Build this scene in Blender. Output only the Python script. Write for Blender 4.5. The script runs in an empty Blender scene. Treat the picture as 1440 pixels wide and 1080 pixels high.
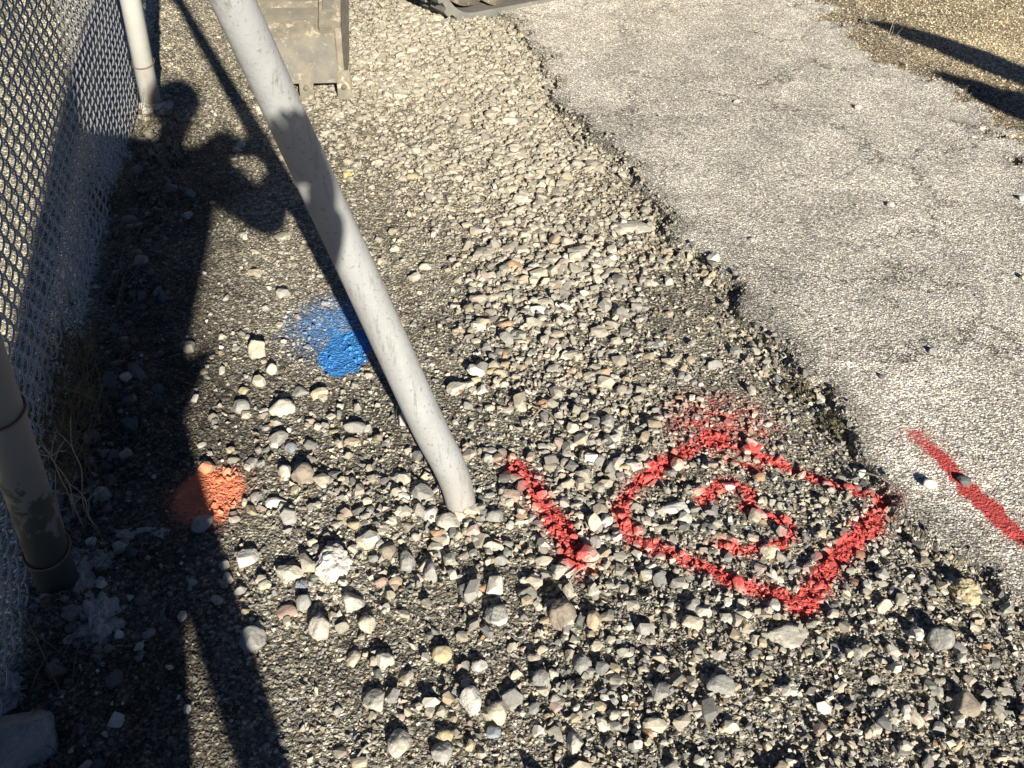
import bpy, bmesh, math, random
import numpy as np
from mathutils import Vector, Matrix, Quaternion, noise as mnoise
S = bpy.context.scene
COL = S.collection
random.seed(7); RNG = np.random.default_rng(11)

# ------------------------------------------------------------------ camera, sky, sun, exposure
FPX, PITCH, CAMH = 1500.0, math.radians(34.7), 1.4
CP, SP = math.cos(PITCH), math.sin(PITCH)
cam = bpy.data.cameras.new('camera'); camo = bpy.data.objects.new('camera', cam); COL.objects.link(camo)
cam.sensor_fit = 'HORIZONTAL'; cam.sensor_width = 36; cam.lens = FPX/1440*36
cam.clip_start = 0.02; cam.clip_end = 600
camo.location = (0, 0, CAMH); camo.rotation_euler = (math.pi/2-PITCH, 0, 0)
S.camera = camo
SUN_AZ, SUN_EL = -15.4, 21.2          # direction the light travels towards (degrees left of +Y), elevation
w = bpy.data.worlds.new('World'); S.world = w; w.use_nodes = True
nt = w.node_tree; sky = nt.nodes.new('ShaderNodeTexSky'); sky.sky_type = 'NISHITA'; sky.sun_disc = False
sky.sun_elevation = math.radians(SUN_EL); sky.sun_rotation = math.radians(180+SUN_AZ)
sky.air_density = 0.35; sky.dust_density = 0.0; sky.ozone_density = 4.0
nt.links.new(sky.outputs[0], nt.nodes['Background'].inputs[0]); nt.nodes['Background'].inputs[1].default_value = 0.05
sl = bpy.data.lights.new('sun', 'SUN'); sl.energy = 5.0; sl.angle = math.radians(0.53); sl.color = (1.0, 0.94, 0.83)
so = bpy.data.objects.new('sun', sl); COL.objects.link(so)
LD = Vector((math.sin(math.radians(SUN_AZ))*math.cos(math.radians(SUN_EL)), math.cos(math.radians(SUN_AZ))*math.cos(math.radians(SUN_EL)), -math.sin(math.radians(SUN_EL))))
so.rotation_euler = LD.to_track_quat('-Z', 'Y').to_euler(); so.location = (1, -4, 5)
S.view_settings.view_transform = 'Standard'; S.view_settings.look = 'None'
S.view_settings.exposure = 1.0; S.view_settings.gamma = 1
S.render.engine = 'CYCLES'

# ------------------------------------------------------------------ helpers
def R3(u, v):
    r = (u-720)/FPX; p = -(v-540)/FPX
    return r, CP+p*SP, -SP+p*CP
def G(u, v, z=0.0):                     # a spot seen in the photograph -> its place on the ground
    a, b, c = R3(u, v); t = (CAMH-z)/(-c); return Vector((a*t, b*t, z))
def AT(u, v, d):                        # ... -> place at camera depth d
    a, b, c = R3(u, v); return Vector((a*d, b*d, CAMH+c*d))
def UV(x, y, z=0.0):
    zc = y*CP-(z-CAMH)*SP; up = y*SP+(z-CAMH)*CP
    return 720+FPX*x/zc, 540-FPX*up/zc
def hsh(ix, iy, seed):
    h = (ix.astype(np.int64)*374761393+iy.astype(np.int64)*668265263+seed*974634777) & 0xffffffff
    h = ((h ^ (h >> 13))*1274126177) & 0xffffffff
    return ((h ^ (h >> 16)) & 0xffffff)/float(0xffffff)
def vn(x, y, seed=0):                   # value noise 0..1
    ix = np.floor(x); iy = np.floor(y); fx = x-ix; fy = y-iy
    fx = fx*fx*(3-2*fx); fy = fy*fy*(3-2*fy); ix = ix.astype(np.int64); iy = iy.astype(np.int64)
    a = hsh(ix, iy, seed); b = hsh(ix+1, iy, seed); c = hsh(ix, iy+1, seed); d = hsh(ix+1, iy+1, seed)
    return (a*(1-fx)+b*fx)*(1-fy)+(c*(1-fx)+d*fx)*fy
def fb(x, y, s, o=3, seed=0):
    r = 0; a = 1; t = 0
    for k in range(o): r = r+a*vn(x/s*2**k, y/s*2**k, seed+k*17); t += a; a *= .5
    return r/t
def sstep(a, b, x): t = np.clip((x-a)/(b-a), 0, 1); return t*t*(3-2*t)
def polyd(P, x, y):                     # distance to a polyline of ground points
    d = np.full(np.shape(x), 1e9)
    for (ax, ay), (bx, by) in zip(P[:-1], P[1:]):
        dx, dy = bx-ax, by-ay; L = dx*dx+dy*dy+1e-12
        t = np.clip(((x-ax)*dx+(y-ay)*dy)/L, 0, 1)
        d = np.minimum(d, np.hypot(x-ax-t*dx, y-ay-t*dy))
    return d
def pg(pts): return [tuple(G(*p)[:2]) for p in pts]

# ------------------------------------------------------------------ where each surface lies
PADE = pg([(640,-90),(680,-20),(715,30),(752,75),(775,120),(800,160),(832,195),(868,222),(905,262),(925,310),(955,350),(990,378),(1030,410),(1062,455),(1090,500),(1120,530),(1165,560),(1195,600),(1215,640),(1255,685),(1310,740),(1360,790),(1405,850),(1450,930),(1520,1040),(1600,1160),(1700,1300)])
FARE = pg([(1010,-110),(1120,-10),(1180,40),(1240,85),(1330,135),(1440,205),(1560,290),(1700,390)])
PADE = [(PADE[0][0]-3, PADE[0][1]+9)]+PADE+[(2.2, -4)]
FARE = [(FARE[0][0]-3, FARE[0][1]+9)]+FARE+[(9, -4)]
def xat(P, y):                          # x of an edge line at depth y
    Y = np.array([p[1] for p in P])[::-1]; X = np.array([p[0] for p in P])[::-1]
    return np.interp(y, Y, X)
def pad_in(x, y):                       # >0 inside the worn asphalt (metres)
    ragged = (fb(x, y, .085, 2, 5)-.5)*.080+(fb(x, y, .25, 2, 9)-.5)*.07
    a = (x-xat(PADE, y))*.8+ragged
    b = (xat(FARE, y)-x)*.6+(fb(x, y, .10, 4, 15)-.5)*.34
    return np.minimum(a, b)
MT = np.array([
 [0,0,.05,.1,.6,.8,.5,.1,0,0,0,0,0],
 [0,0,.05,.15,.7,1,.9,.3,0,0,0,0,0],
 [0,.1,.08,.12,.35,.6,.95,.45,.1,0,0,0,0],
 [0,.1,.05,.12,.22,.22,.95,.75,.35,.2,0,0,0],
 [0,.1,.05,.25,.12,.10,.8,.9,.28,.30,.2,0,0],
 [0,.1,.05,.45,.55,.28,.55,.95,.6,.45,.4,.1,0],
 [0,.2,.1,.5,.82,.85,.8,1,1,.9,.9,.4,0],
 [0,.35,.1,.36,.66,.62,.55,.85,1,1,1,.9,.4],
 [0,.2,.1,.12,.35,.28,.4,.75,1,1,1,1,.7],
 [.2,.2,.1,.12,.3,.25,.4,.7,.95,1,1,1,.9]])
def bil(T, u, v):
    uu = np.clip(u/120, 0, T.shape[1]-1.001); vv = np.clip(v/120, 0, T.shape[0]-1.001)
    i = uu.astype(int); j = vv.astype(int); a = uu-i; b = vv-j
    return (T[j, i]*(1-a)+T[j, i+1]*a)*(1-b)+(T[j+1, i]*(1-a)+T[j+1, i+1]*a)*b
GX, GY = np.meshgrid(np.arange(-3.2, 3.6, .04), np.arange(.2, 6.6, .04))
_u, _v = UV(GX, GY); MW = bil(MT, _u, _v)       # loose stone cover as a map of the ground, 4 cm cells
def Mx(x, y):
    i = np.clip((x+3.2)/.04, 0, MW.shape[1]-1.001); j = np.clip((y-.2)/.04, 0, MW.shape[0]-1.001)
    a = i.astype(int); b = j.astype(int); fa = i-a; fbb = j-b
    m = (MW[b, a]*(1-fa)+MW[b, a+1]*fa)*(1-fbb)+(MW[b+1, a]*(1-fa)+MW[b+1, a+1]*fa)*fbb
    return np.clip(m+(fb(x, y, .22, 3, 31)-.5)*.55*np.clip(m*3, 0, 1), 0, 1)
FA = Vector((-.814, 1.369)); FB = Vector((-1.335, 3.835)); FD = (FB-FA).normalized(); FN = Vector((FD.y, -FD.x))  # fence line
def fdist(x, y): return (x-FA.x)*FN.x+(y-FA.y)*FN.y      # >0 on the path side
def H(x, y):
    x = np.asarray(x, float); y = np.asarray(y, float)
    near = 1/(1+np.maximum(0, np.hypot(x, y-3)-5)*.2)
    h = (fb(x, y, .9, 2, 40)-.5)*.035*near+(fb(x, y, .16, 3, 41)-.5)*.014*near
    m = Mx(x, y); p = pad_in(x, y); pin = sstep(-.020, .016, p)
    h += m*.012*(1-pin)+(fb(x, y, .05, 2, 43)-.5)*.012*m*(1-pin)
    h += (fb(x, y, .018, 2, 44)-.5)*.006*near*(1-.45*pin)
    far = (xat(FARE, y)-x) < .03
    h = h*(1-.62*pin)+pin*.019-np.where(p < 0, sstep(-.09, -.02, p)*.013, 0)*np.where(far, 0, 1)-pin*.004*sstep(.74, .87, fb(x, y, .028, 2, 49))
    d = fdist(x, y)
    lump = fb(x, y, .11, 3, 47)
    h += sstep(.20, .02, np.abs(d-.03))*(lump-.35)*.085*sstep(6.5, 4.5, y)
    h -= sstep(.02, .25, -d)*.05
    return h
FOOT = [(G(150,775), .16, .11), (G(78,860), .12, .10), (G(80,905), .13, .12)]

# ------------------------------------------------------------------ spray paint on the ground
RED, BLUE, ORANGE = (.53, .085, .075), (.055, .25, .60), (.74, .24, .125)
REDP = [(pg([(722,664),(745,690),(772,735),(798,770),(812,806)]), .0205, 1.0),
        (pg([(998,622),(965,647),(940,664),(915,681),(886,702),(873,727),(875,752),(894,772),(932,789),(977,802),(998,814),(1040,831),(1086,843),(1127,860)]), .0150, .92),
        (pg([(1127,860),(1148,831),(1169,802),(1194,777),(1227,743),(1240,706)]), .0200, 1.0),
        (pg([(1003,622),(1050,643),(1098,660),(1148,681),(1198,697),(1245,708)]), .0125, 1.0),
        (pg([(950,652),(905,684),(880,712)]), .016, 1.0),
        (pg([(1022,655),(1045,660),(1068,668)]), .011, .85),
        (pg([(985,716),(1002,692),(1027,688),(1052,700),(1057,722)]), .0135, .78),
        (pg([(1050,722),(1086,735),(1110,750),(1111,765),(1092,777),(1055,784),(1012,775)]), .0125, .85)]
REDL = pg([(1288,622),(1320,655),(1350,688),(1385,722),(1420,755),(1470,800),(1560,890)])
BC = G(486,498); BO = G(466,458); OC = G(296,704)
def paint(x, y):
    """paint colour and cover (0..1) on the ground"""
    n = fb(x, y, .035, 3, 60); n2 = fb(x, y, .012, 2, 66)
    red = np.zeros_like(x)
    for P, hw, s in REDP:
        d = polyd(P, x, y)+(n-.5)*.022
        cov = .70+.60*(vn(x/.028, y/.028, 63)-.35); red = np.maximum(red, np.minimum(1, s*cov)*sstep(hw*1.35, hw*.60, d))
        red = np.maximum(red, .42*s*sstep(hw*3.0, hw*.8, d)*n2*1.2)
    d = polyd(REDL, x, y)+(n-.5)*.026+(n2-.5)*.008
    fade = .45+.55*sstep(REDL[0][1]+.0, REDL[0][1]-.14, y)
    red = np.maximum(red, sstep(.024, .013, d)*fade); red = np.maximum(red, .3*sstep(.07, .01, d)*n2)
    c = G(1010,608); red = np.maximum(red, .50*sstep(.19, .02, np.hypot((x-c.x), (y-c.y)*1.0))*n2*1.6)
    c = G(1003,628); red = np.maximum(red, .9*sstep(.05, .02, np.hypot((x-c.x), (y-c.y)*1.0)))
    b = 1.0*sstep(.066, .048, np.hypot((x-BC.x)*1.0, (y-BC.y)*.55)+(n-.5)*.02)
    b = np.maximum(b, .42*sstep(.17, .03, np.hypot(x-BO.x, (y-BO.y)*.75)+(n-.5)*.04)*(.45+n2))
    o = .97*sstep(.088, .038, np.hypot(x-OC.x, (y-OC.y)*.82)+(n-.5)*.022)
    o = np.maximum(o, .35*sstep(.12, .05, np.hypot(x-OC.x, (y-OC.y)*.8))*n2)
    m = np.maximum(red, np.maximum(b, o))
    c = np.empty(x.shape+(4,))
    for k in range(3): c[..., k] = np.where(b >= np.maximum(red, o), BLUE[k], np.where(o > red, ORANGE[k], RED[k]))
    c[..., 3] = m
    return c

# ------------------------------------------------------------------ materials
def mat(name):
    m = bpy.data.materials.new(name); m.use_nodes = True
    return m, m.node_tree.nodes, m.node_tree.links, m.node_tree.nodes['Principled BSDF']
def node(N, t, **kw):
    n = N.new(t)
    for k, v in kw.items():
        if k in n.inputs: n.inputs[k].default_value = v
        else: setattr(n, k, v)
    return n
def mixc(N, L, fac, a, b, mode='MIX'):
    n = N.new('ShaderNodeMix'); n.data_type = 'RGBA'; n.blend_type = mode
    for s, i in ((fac, 0), (a, 6), (b, 7)):
        if hasattr(s, 'links'): L.new(s, n.inputs[i])
        else: n.inputs[i].default_value = s if i == 0 else (*s[:3], 1)
    return n.outputs[2]
def mth(N, L, op, a, b=0.0, c=None, clamp=False):
    n = N.new('ShaderNodeMath'); n.operation = op; n.use_clamp = clamp
    for i, s in enumerate((a, b, c)):
        if s is None: continue
        if hasattr(s, 'links'): L.new(s, n.inputs[i])
        else: n.inputs[i].default_value = s
    return n.outputs[0]
def ramp(N, L, s, stops):
    n = N.new('ShaderNodeValToRGB'); L.new(s, n.inputs[0]); e = n.color_ramp.elements
    while len(e) < len(stops): e.new(.5)
    for k, (p, c) in enumerate(stops): e[k].position = p; e[k].color = (*c, 1) if len(c) == 3 else c
    return n.outputs[0]
def painted(N, L, base, nscale=260):
    """sprayed paint (vertex colour 'spray', its alpha is the cover) over the stone colour, on faces the can reached"""
    a = node(N, 'ShaderNodeAttribute', attribute_name='spray')
    g = N.new('ShaderNodeNewGeometry')
    nz = node(N, 'ShaderNodeTexNoise', Scale=nscale, Detail=2.0); L.new(g.outputs['Position'], nz.inputs['Vector'])
    sp = N.new('ShaderNodeSeparateXYZ'); L.new(g.outputs['Normal'], sp.inputs[0])
    up = mth(N, L, 'MULTIPLY_ADD', sp.outputs[2], .30, -.20)
    v = mth(N, L, 'ADD', a.outputs['Alpha'], mth(N, L, 'MULTIPLY_ADD', nz.outputs['Fac'], 1.0, -.50))
    v = mth(N, L, 'ADD', v, up)
    mr = N.new('ShaderNodeMapRange'); mr.inputs['From Min'].default_value = .18; mr.inputs['From Max'].default_value = .66; L.new(v, mr.inputs[0])
    has = mth(N, L, 'GREATER_THAN', a.outputs['Alpha'], .03)
    return mixc(N, L, mth(N, L, 'MULTIPLY', mr.outputs[0], has), base, a.outputs['Color']), g
def stone_mat(name, s1=90, s2=420, amp=.55, bump=.35):
    m, N, L, B = mat(name)
    c = node(N, 'ShaderNodeAttribute', attribute_name='col')
    tc = N.new('ShaderNodeNewGeometry')
    n1 = node(N, 'ShaderNodeTexNoise', Scale=s1, Detail=5.0, Roughness=.65); L.new(tc.outputs['Position'], n1.inputs['Vector'])
    n2 = node(N, 'ShaderNodeTexNoise', Scale=s2, Detail=2.0); L.new(tc.outputs['Position'], n2.inputs['Vector'])
    v = mth(N, L, 'MULTIPLY_ADD', n1.outputs['Fac'], amp*1.6, 1-amp*.8)
    v = mth(N, L, 'MULTIPLY', v, mth(N, L, 'MULTIPLY_ADD', n2.outputs['Fac'], amp, 1-amp*.5))
    cc = N.new('ShaderNodeCombineColor')
    for i in range(3): L.new(v, cc.inputs[i])
    base = mixc(N, L, 1.0, c.outputs['Color'], cc.outputs[0], 'MULTIPLY')
    col, g = painted(N, L, base)
    L.new(col, B.inputs['Base Color']); B.inputs['Roughness'].default_value = .88; B.inputs['Specular IOR Level'].default_value = .35
    b = node(N, 'ShaderNodeBump', Strength=bump, Distance=.004); L.new(n1.outputs['Fac'], b.inputs['Height']); L.new(b.outputs[0], B.inputs['Normal'])
    return m
def ground_mat(name, scale, lo, hi, bump=.8, mid=.55, cracks=False):
    m, N, L, B = mat(name)
    c = node(N, 'ShaderNodeAttribute', attribute_name='col'); tc = N.new('ShaderNodeNewGeometry')
    wn = node(N, 'ShaderNodeTexNoise', Scale=scale*.5, Detail=1.0); L.new(tc.outputs['Position'], wn.inputs['Vector'])
    va = N.new('ShaderNodeVectorMath'); va.operation = 'MULTIPLY_ADD'; L.new(wn.outputs['Color'], va.inputs[0]); va.inputs[1].default_value = (.006,)*3; L.new(tc.outputs['Position'], va.inputs[2])
    v1 = node(N, 'ShaderNodeTexVoronoi', Scale=scale); L.new(va.outputs[0], v1.inputs['Vector'])
    v2 = node(N, 'ShaderNodeTexVoronoi', Scale=scale*2.3); L.new(va.outputs[0], v2.inputs['Vector'])
    sc = N.new('ShaderNodeSeparateColor'); L.new(v1.outputs['Color'], sc.inputs[0])
    sc2 = N.new('ShaderNodeSeparateColor'); L.new(v2.outputs['Color'], sc2.inputs[0])
    r1 = ramp(N, L, sc.outputs[0], [(0, (lo,)*3), (mid, (.75*lo+.25*hi,)*3), (1, (hi,)*3)])
    r2 = ramp(N, L, sc2.outputs[1], [(0, (.55,)*3), (1, (1.5,)*3)])
    d = ramp(N, L, v1.outputs['Distance'], [(.25, (1,)*3), (.75, (.45,)*3)])
    base = mixc(N, L, 1.0, c.outputs['Color'], r1, 'MULTIPLY'); base = mixc(N, L, 1.0, base, r2, 'MULTIPLY'); base = mixc(N, L, 1.0, base, d, 'MULTIPLY')
    if cracks:
        w3 = node(N, 'ShaderNodeTexNoise', Scale=6.0, Detail=5.0, Roughness=.7); L.new(tc.outputs['Position'], w3.inputs['Vector'])
        va3 = N.new('ShaderNodeVectorMath'); va3.operation = 'MULTIPLY_ADD'; L.new(w3.outputs['Color'], va3.inputs[0]); va3.inputs[1].default_value = (.35,)*3; L.new(tc.outputs['Position'], va3.inputs[2])
        v3 = node(N, 'ShaderNodeTexVoronoi', Scale=2.3, feature='DISTANCE_TO_EDGE'); L.new(va3.outputs[0], v3.inputs['Vector'])
        n3 = node(N, 'ShaderNodeTexNoise', Scale=2.2, Detail=3.0); L.new(tc.outputs['Position'], n3.inputs['Vector'])
        cr = mth(N, L, 'MULTIPLY', ramp(N, L, v3.outputs['Distance'], [(.005,(1,)*3),(.016,(0,)*3)]), ramp(N, L, n3.outputs['Fac'], [(.44,(0,)*3),(.56,(1,)*3)]))
        n4 = node(N, 'ShaderNodeTexNoise', Scale=75.0, Detail=3.0, Roughness=.6); L.new(tc.outputs['Position'], n4.inputs['Vector'])
        n5 = node(N, 'ShaderNodeTexNoise', Scale=5.0, Detail=4.0, Roughness=.65); L.new(tc.outputs['Position'], n5.inputs['Vector'])
        pit = ramp(N, L, mth(N, L, 'ADD', n4.outputs['Fac'], mth(N, L, 'MULTIPLY_ADD', n5.outputs['Fac'], .45, -.225)), [(.64,(0,)*3),(.74,(1,)*3)])
        hole = mth(N, L, 'MAXIMUM', cr, pit)
        base = mixc(N, L, mth(N, L, 'MULTIPLY', hole, .8), base, (.075,.07,.06))
    tint = mixc(N, L, sc.outputs[1], (1.06, 1.0, .90), (.95, .99, 1.05)); base = mixc(N, L, 1.0, base, tint, 'MULTIPLY')
    col, g = painted(N, L, base, 340)
    L.new(col, B.inputs['Base Color']); B.inputs['Roughness'].default_value = .92; B.inputs['Specular IOR Level'].default_value = .25
    hh = mth(N, L, 'ADD', mth(N, L, 'MULTIPLY', v1.outputs['Distance'], -1.0), mth(N, L, 'MULTIPLY', v2.outputs['Distance'], -.5))
    hh = mth(N, L, 'ADD', hh, mth(N, L, 'MULTIPLY', sc.outputs[2], .8))
    if cracks: hh = mth(N, L, 'ADD', hh, mth(N, L, 'MULTIPLY', hole, -1.2))
    b = node(N, 'ShaderNodeBump', Strength=bump, Distance=.0045); L.new(hh, b.inputs['Height']); L.new(b.outputs[0], B.inputs['Normal'])
    return m
def surf(name, c1, c2, scale=20, rough=.7, metal=0.0, c3=None, s3=5, t3=.6, bump=.2, bs=60, dist=.003, coords='Object', stretch=None):
    m, N, L, B = mat(name)
    tc = N.new('ShaderNodeTexCoord'); src = tc.outputs[coords]
    if stretch:
        mp = N.new('ShaderNodeMapping'); mp.inputs['Scale'].default_value = stretch; L.new(src, mp.inputs[0]); src = mp.outputs[0]
    n = node(N, 'ShaderNodeTexNoise', Scale=scale, Detail=6.0, Roughness=.65); L.new(src, n.inputs['Vector'])
    f = ramp(N, L, n.outputs['Fac'], [(.35, (0,)*3), (.68, (1,)*3)])
    col = mixc(N, L, f, c1, c2)
    if c3:
        k = node(N, 'ShaderNodeTexNoise', Scale=s3, Detail=7.0, Roughness=.7); L.new(src, k.inputs['Vector'])
        q = ramp(N, L, k.outputs['Fac'], [(t3, (0,)*3), (t3+.05, (1,)*3)]); col = mixc(N, L, q, col, c3)
    L.new(col, B.inputs['Base Color']); B.inputs['Roughness'].default_value = rough; B.inputs['Metallic'].default_value = metal
    b = node(N, 'ShaderNodeBump', Strength=bump, Distance=dist); nb = node(N, 'ShaderNodeTexNoise', Scale=bs, Detail=4.0); L.new(src, nb.inputs['Vector']); L.new(nb.outputs['Fac'], b.inputs['Height']); L.new(b.outputs[0], B.inputs['Normal'])
    return m
M_STONE = stone_mat('crushed_limestone'); M_BIG = stone_mat('large_stone', 55, 300, .6, .6)
M_GRND = ground_mat('old_stony_ground', 120, .45, 2.0, 1.0); M_PAD = ground_mat('worn_asphalt', 170, .55, 1.65, .8, .35, True)

# ------------------------------------------------------------------ mesh building
def tag(o, label=None, cat=None, group=None, kind=None):
    for k, v in (('label', label), ('category', cat), ('group', group), ('kind', kind)):
        if v: o[k] = v
    return o
def link(name, me, m=None, parent=None):
    o = bpy.data.objects.new(name, me); COL.objects.link(o)
    if m is not None and me is not None: me.materials.append(m)
    if parent is not None: o.parent = parent
    return o
def empty(name, loc=(0,0,0), rz=0):
    o = bpy.data.objects.new(name, None); COL.objects.link(o); o.location = loc; o.rotation_euler = (0, 0, rz); o.empty_display_size = .1; return o
def fastmesh(name, V, F, k=3, col=None, spray=None, smooth=False):
    me = bpy.data.meshes.new(name); V = np.ascontiguousarray(V, np.float32); F = np.ascontiguousarray(F, np.int32)
    me.vertices.add(len(V)); me.vertices.foreach_set('co', V.ravel())
    me.loops.add(F.size); me.loops.foreach_set('vertex_index', F.ravel())
    me.polygons.add(len(F)); me.polygons.foreach_set('loop_start', np.arange(0, F.size, k, dtype=np.int32)); me.polygons.foreach_set('loop_total', np.full(len(F), k, np.int32))
    me.polygons.foreach_set('use_smooth', np.full(len(F), smooth))
    me.update(calc_edges=True)
    for nm, c in (('col', col), ('spray', spray)):
        if c is None: continue
        c = np.asarray(c, np.float32)
        if c.shape[1] == 3: c = np.hstack([c, np.ones((len(c), 1), np.float32)])
        a = me.color_attributes.new(nm, 'FLOAT_COLOR', 'POINT'); a.data.foreach_set('color', np.ascontiguousarray(c).ravel())
    return me
def hull(n, seed, box=.5):
    r = random.Random(seed); bm = bmesh.new()
    for _ in range(n):
        v = Vector((r.gauss(0,1), r.gauss(0,1), r.gauss(0,1))).normalized()
        b = Vector([math.copysign(abs(c)**box, c) for c in v])
        v = v.lerp(b*.82, .5)*(.88+.16*r.random())
        bm.verts.new(v*.5)
    res = bmesh.ops.convex_hull(bm, input=bm.verts)
    bmesh.ops.delete(bm, geom=[v for v in bm.verts if not v.link_faces], context='VERTS')
    bmesh.ops.triangulate(bm, faces=bm.faces); bmesh.ops.recalc_face_normals(bm, faces=bm.faces)
    bm.verts.index_update(); V = np.array([v.co[:] for v in bm.verts]); F = np.array([[v.index for v in f.verts] for f in bm.faces]); bm.free()
    return V, F
PR_BIG = [hull(20, 100+i) for i in range(24)]; PR_MID = [hull(10, 300+i) for i in range(20)]; PR_SM = [hull(6, 500+i) for i in range(16)]
def rotm(n, tilt):
    a = RNG.uniform(0, 2*np.pi, n); t = RNG.normal(0, tilt, n); b = RNG.uniform(0, 2*np.pi, n)
    ca, sa = np.cos(a), np.sin(a); ct, st = np.cos(t), np.sin(t); cb, sb = np.cos(b), np.sin(b); z = np.zeros(n); o = np.ones(n)
    mk = lambda *r: np.stack(r, -1).reshape(n, 3, 3)
    return mk(cb,-sb,z,sb,cb,z,z,z,o) @ mk(o,z,z,z,ct,-st,z,st,ct) @ mk(ca,-sa,z,sa,ca,z,z,z,o)
def scatter(name, x, y, size, col, protos, m, sink=.3, squash=(.45,.8), tilt=.35, lift=None, label=None, cat=None):
    n = len(x); which = RNG.integers(0, len(protos), n); Rm = rotm(n, tilt)
    sc = np.stack([size*RNG.uniform(.85,1.3,n), size*RNG.uniform(.65,1.0,n), size*RNG.uniform(*squash,n)], -1)
    z = H(x, y)+sc[:,2]*(.5-sink)+(0 if lift is None else lift)
    Vs, Fs, Cs = [], [], []; off = 0
    for k, (V, F) in enumerate(protos):
        s = np.nonzero(which == k)[0]
        if not len(s): continue
        W = np.einsum('nij,nvj->nvi', Rm[s], V[None]*sc[s][:,None,:])+np.stack([x[s], y[s], z[s]], -1)[:,None,:]
        Fs.append((F[None]+(np.arange(len(s))*len(V))[:,None,None]+off).reshape(-1,3)); off += len(s)*len(V)
        Vs.append(W.reshape(-1,3)); Cs.append(np.repeat(col[s], len(V), 0))
    V = np.concatenate(Vs); C = np.concatenate(Cs)
    me = fastmesh(name, V, np.concatenate(Fs), 3, C, paint(V[:,0], V[:,1]))
    o = link(name, me, m); tag(o, label, cat, None, 'stuff'); return o

# ------------------------------------------------------------------ ground sheets
def axis(a, b, step, lo, hi, g=1.12):
    A = list(np.arange(a, b, step)); s = step
    while A[-1] < hi: s *= g; A.append(A[-1]+s)
    s = step
    while A[0] > lo: s *= g; A.insert(0, A[0]-s)
    return np.array(A)
ys = [.75]
while ys[-1] < 5.6: ys.append(ys[-1]+.0055+.0028*(ys[-1]-.75))
s = .02
while ys[-1] < 250: s *= 1.13; ys.append(ys[-1]+s)
s = .008
while ys[0] > -60: s *= 1.13; ys.insert(0, ys[0]-s)
xs = axis(-1.75, 2.35, .0088, -120, 120, 1.13)
X, Y = np.meshgrid(xs, np.array(ys)); X = X.ravel(); Y = Y.ravel(); Z = H(X, Y); nx, ny = len(xs), len(ys)
P = pad_in(X, Y); D = fdist(X, Y)
def ground_col(x, y):
    m = Mx(x, y); n = fb(x, y, .5, 3, 70)[..., None]; n2 = fb(x, y, .13, 3, 77)[..., None]
    far = sstep(1.9, 3.4, y+(x-.0)*.15)[..., None]
    base = np.array([.34,.31,.245])*(1-far)+np.array([.36,.32,.235])*far
    band = np.array([.31,.285,.23])*(1-far)+np.array([.45,.40,.305])*far
    c = base*(1-m[..., None])+band*m[..., None]
    dirt = ((x > xat(FARE, y)-.05)*1.0)[..., None]
    edge = sstep(.40, .0, np.abs(x-xat(FARE, y)-.10)+(fb(x, y, .12, 3, 34)-.5)*.3)[..., None]
    c = c*(1-dirt)+dirt*(np.array([.58,.48,.31])*(1-edge)+edge*np.array([.33,.265,.175]))
    beh = sstep(.02, .12, -fdist(x, y))[..., None]
    c = c*(1-beh)+beh*np.array([.55,.505,.39])
    foot = sstep(.36, .12, np.abs(fdist(x, y)-.08)+(fb(x, y, .2, 3, 33)-.5)*.2)[..., None]*sstep(3.9, 3.3, y)[..., None]*sstep(-.10, .0, fdist(x, y))[..., None]*.9  # dark soil by the fence, widened and darkened to deepen the body shadow
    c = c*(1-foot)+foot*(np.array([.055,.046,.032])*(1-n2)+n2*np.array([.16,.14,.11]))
    return c*(.62+.76*n)*(.72+.56*n2)
def pad_col(x, y):
    n = fb(x, y, .7, 3, 80)[..., None]; n2 = fb(x, y, .10, 4, 88)[..., None]
    # a few worn darker streaks run along the paving
    st = fb((x*.85-y*.5)*1.0, (x*.5+y*.85)*.25, .16, 3, 91)[..., None]
    c = np.array([.80,.745,.645])*(.74+.50*n)*(.70+.56*n2)*(.80+.40*st)
    e = sstep(.07, -.01, pad_in(x, y))[..., None]
    return c*(1-.62*e)
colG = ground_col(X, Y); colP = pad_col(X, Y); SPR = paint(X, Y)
V = np.stack([X, Y, Z], -1)
i = np.arange(nx-1)[None,:]+np.arange(ny-1)[:,None]*nx; i = i.ravel()
F = np.stack([i, i+1, i+1+nx, i+nx], -1); inside = (P[F].mean(1) > 0)
def sub(F, col, name, m):
    used, inv = np.unique(F, return_inverse=True)
    me = fastmesh(name, V[used], inv.reshape(F.shape), 4, col[used], SPR[used], True); return link(name, me, m)
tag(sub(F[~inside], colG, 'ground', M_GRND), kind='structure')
tag(sub(F[inside], colP, 'asphalt_paving', M_PAD), kind='structure')

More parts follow.
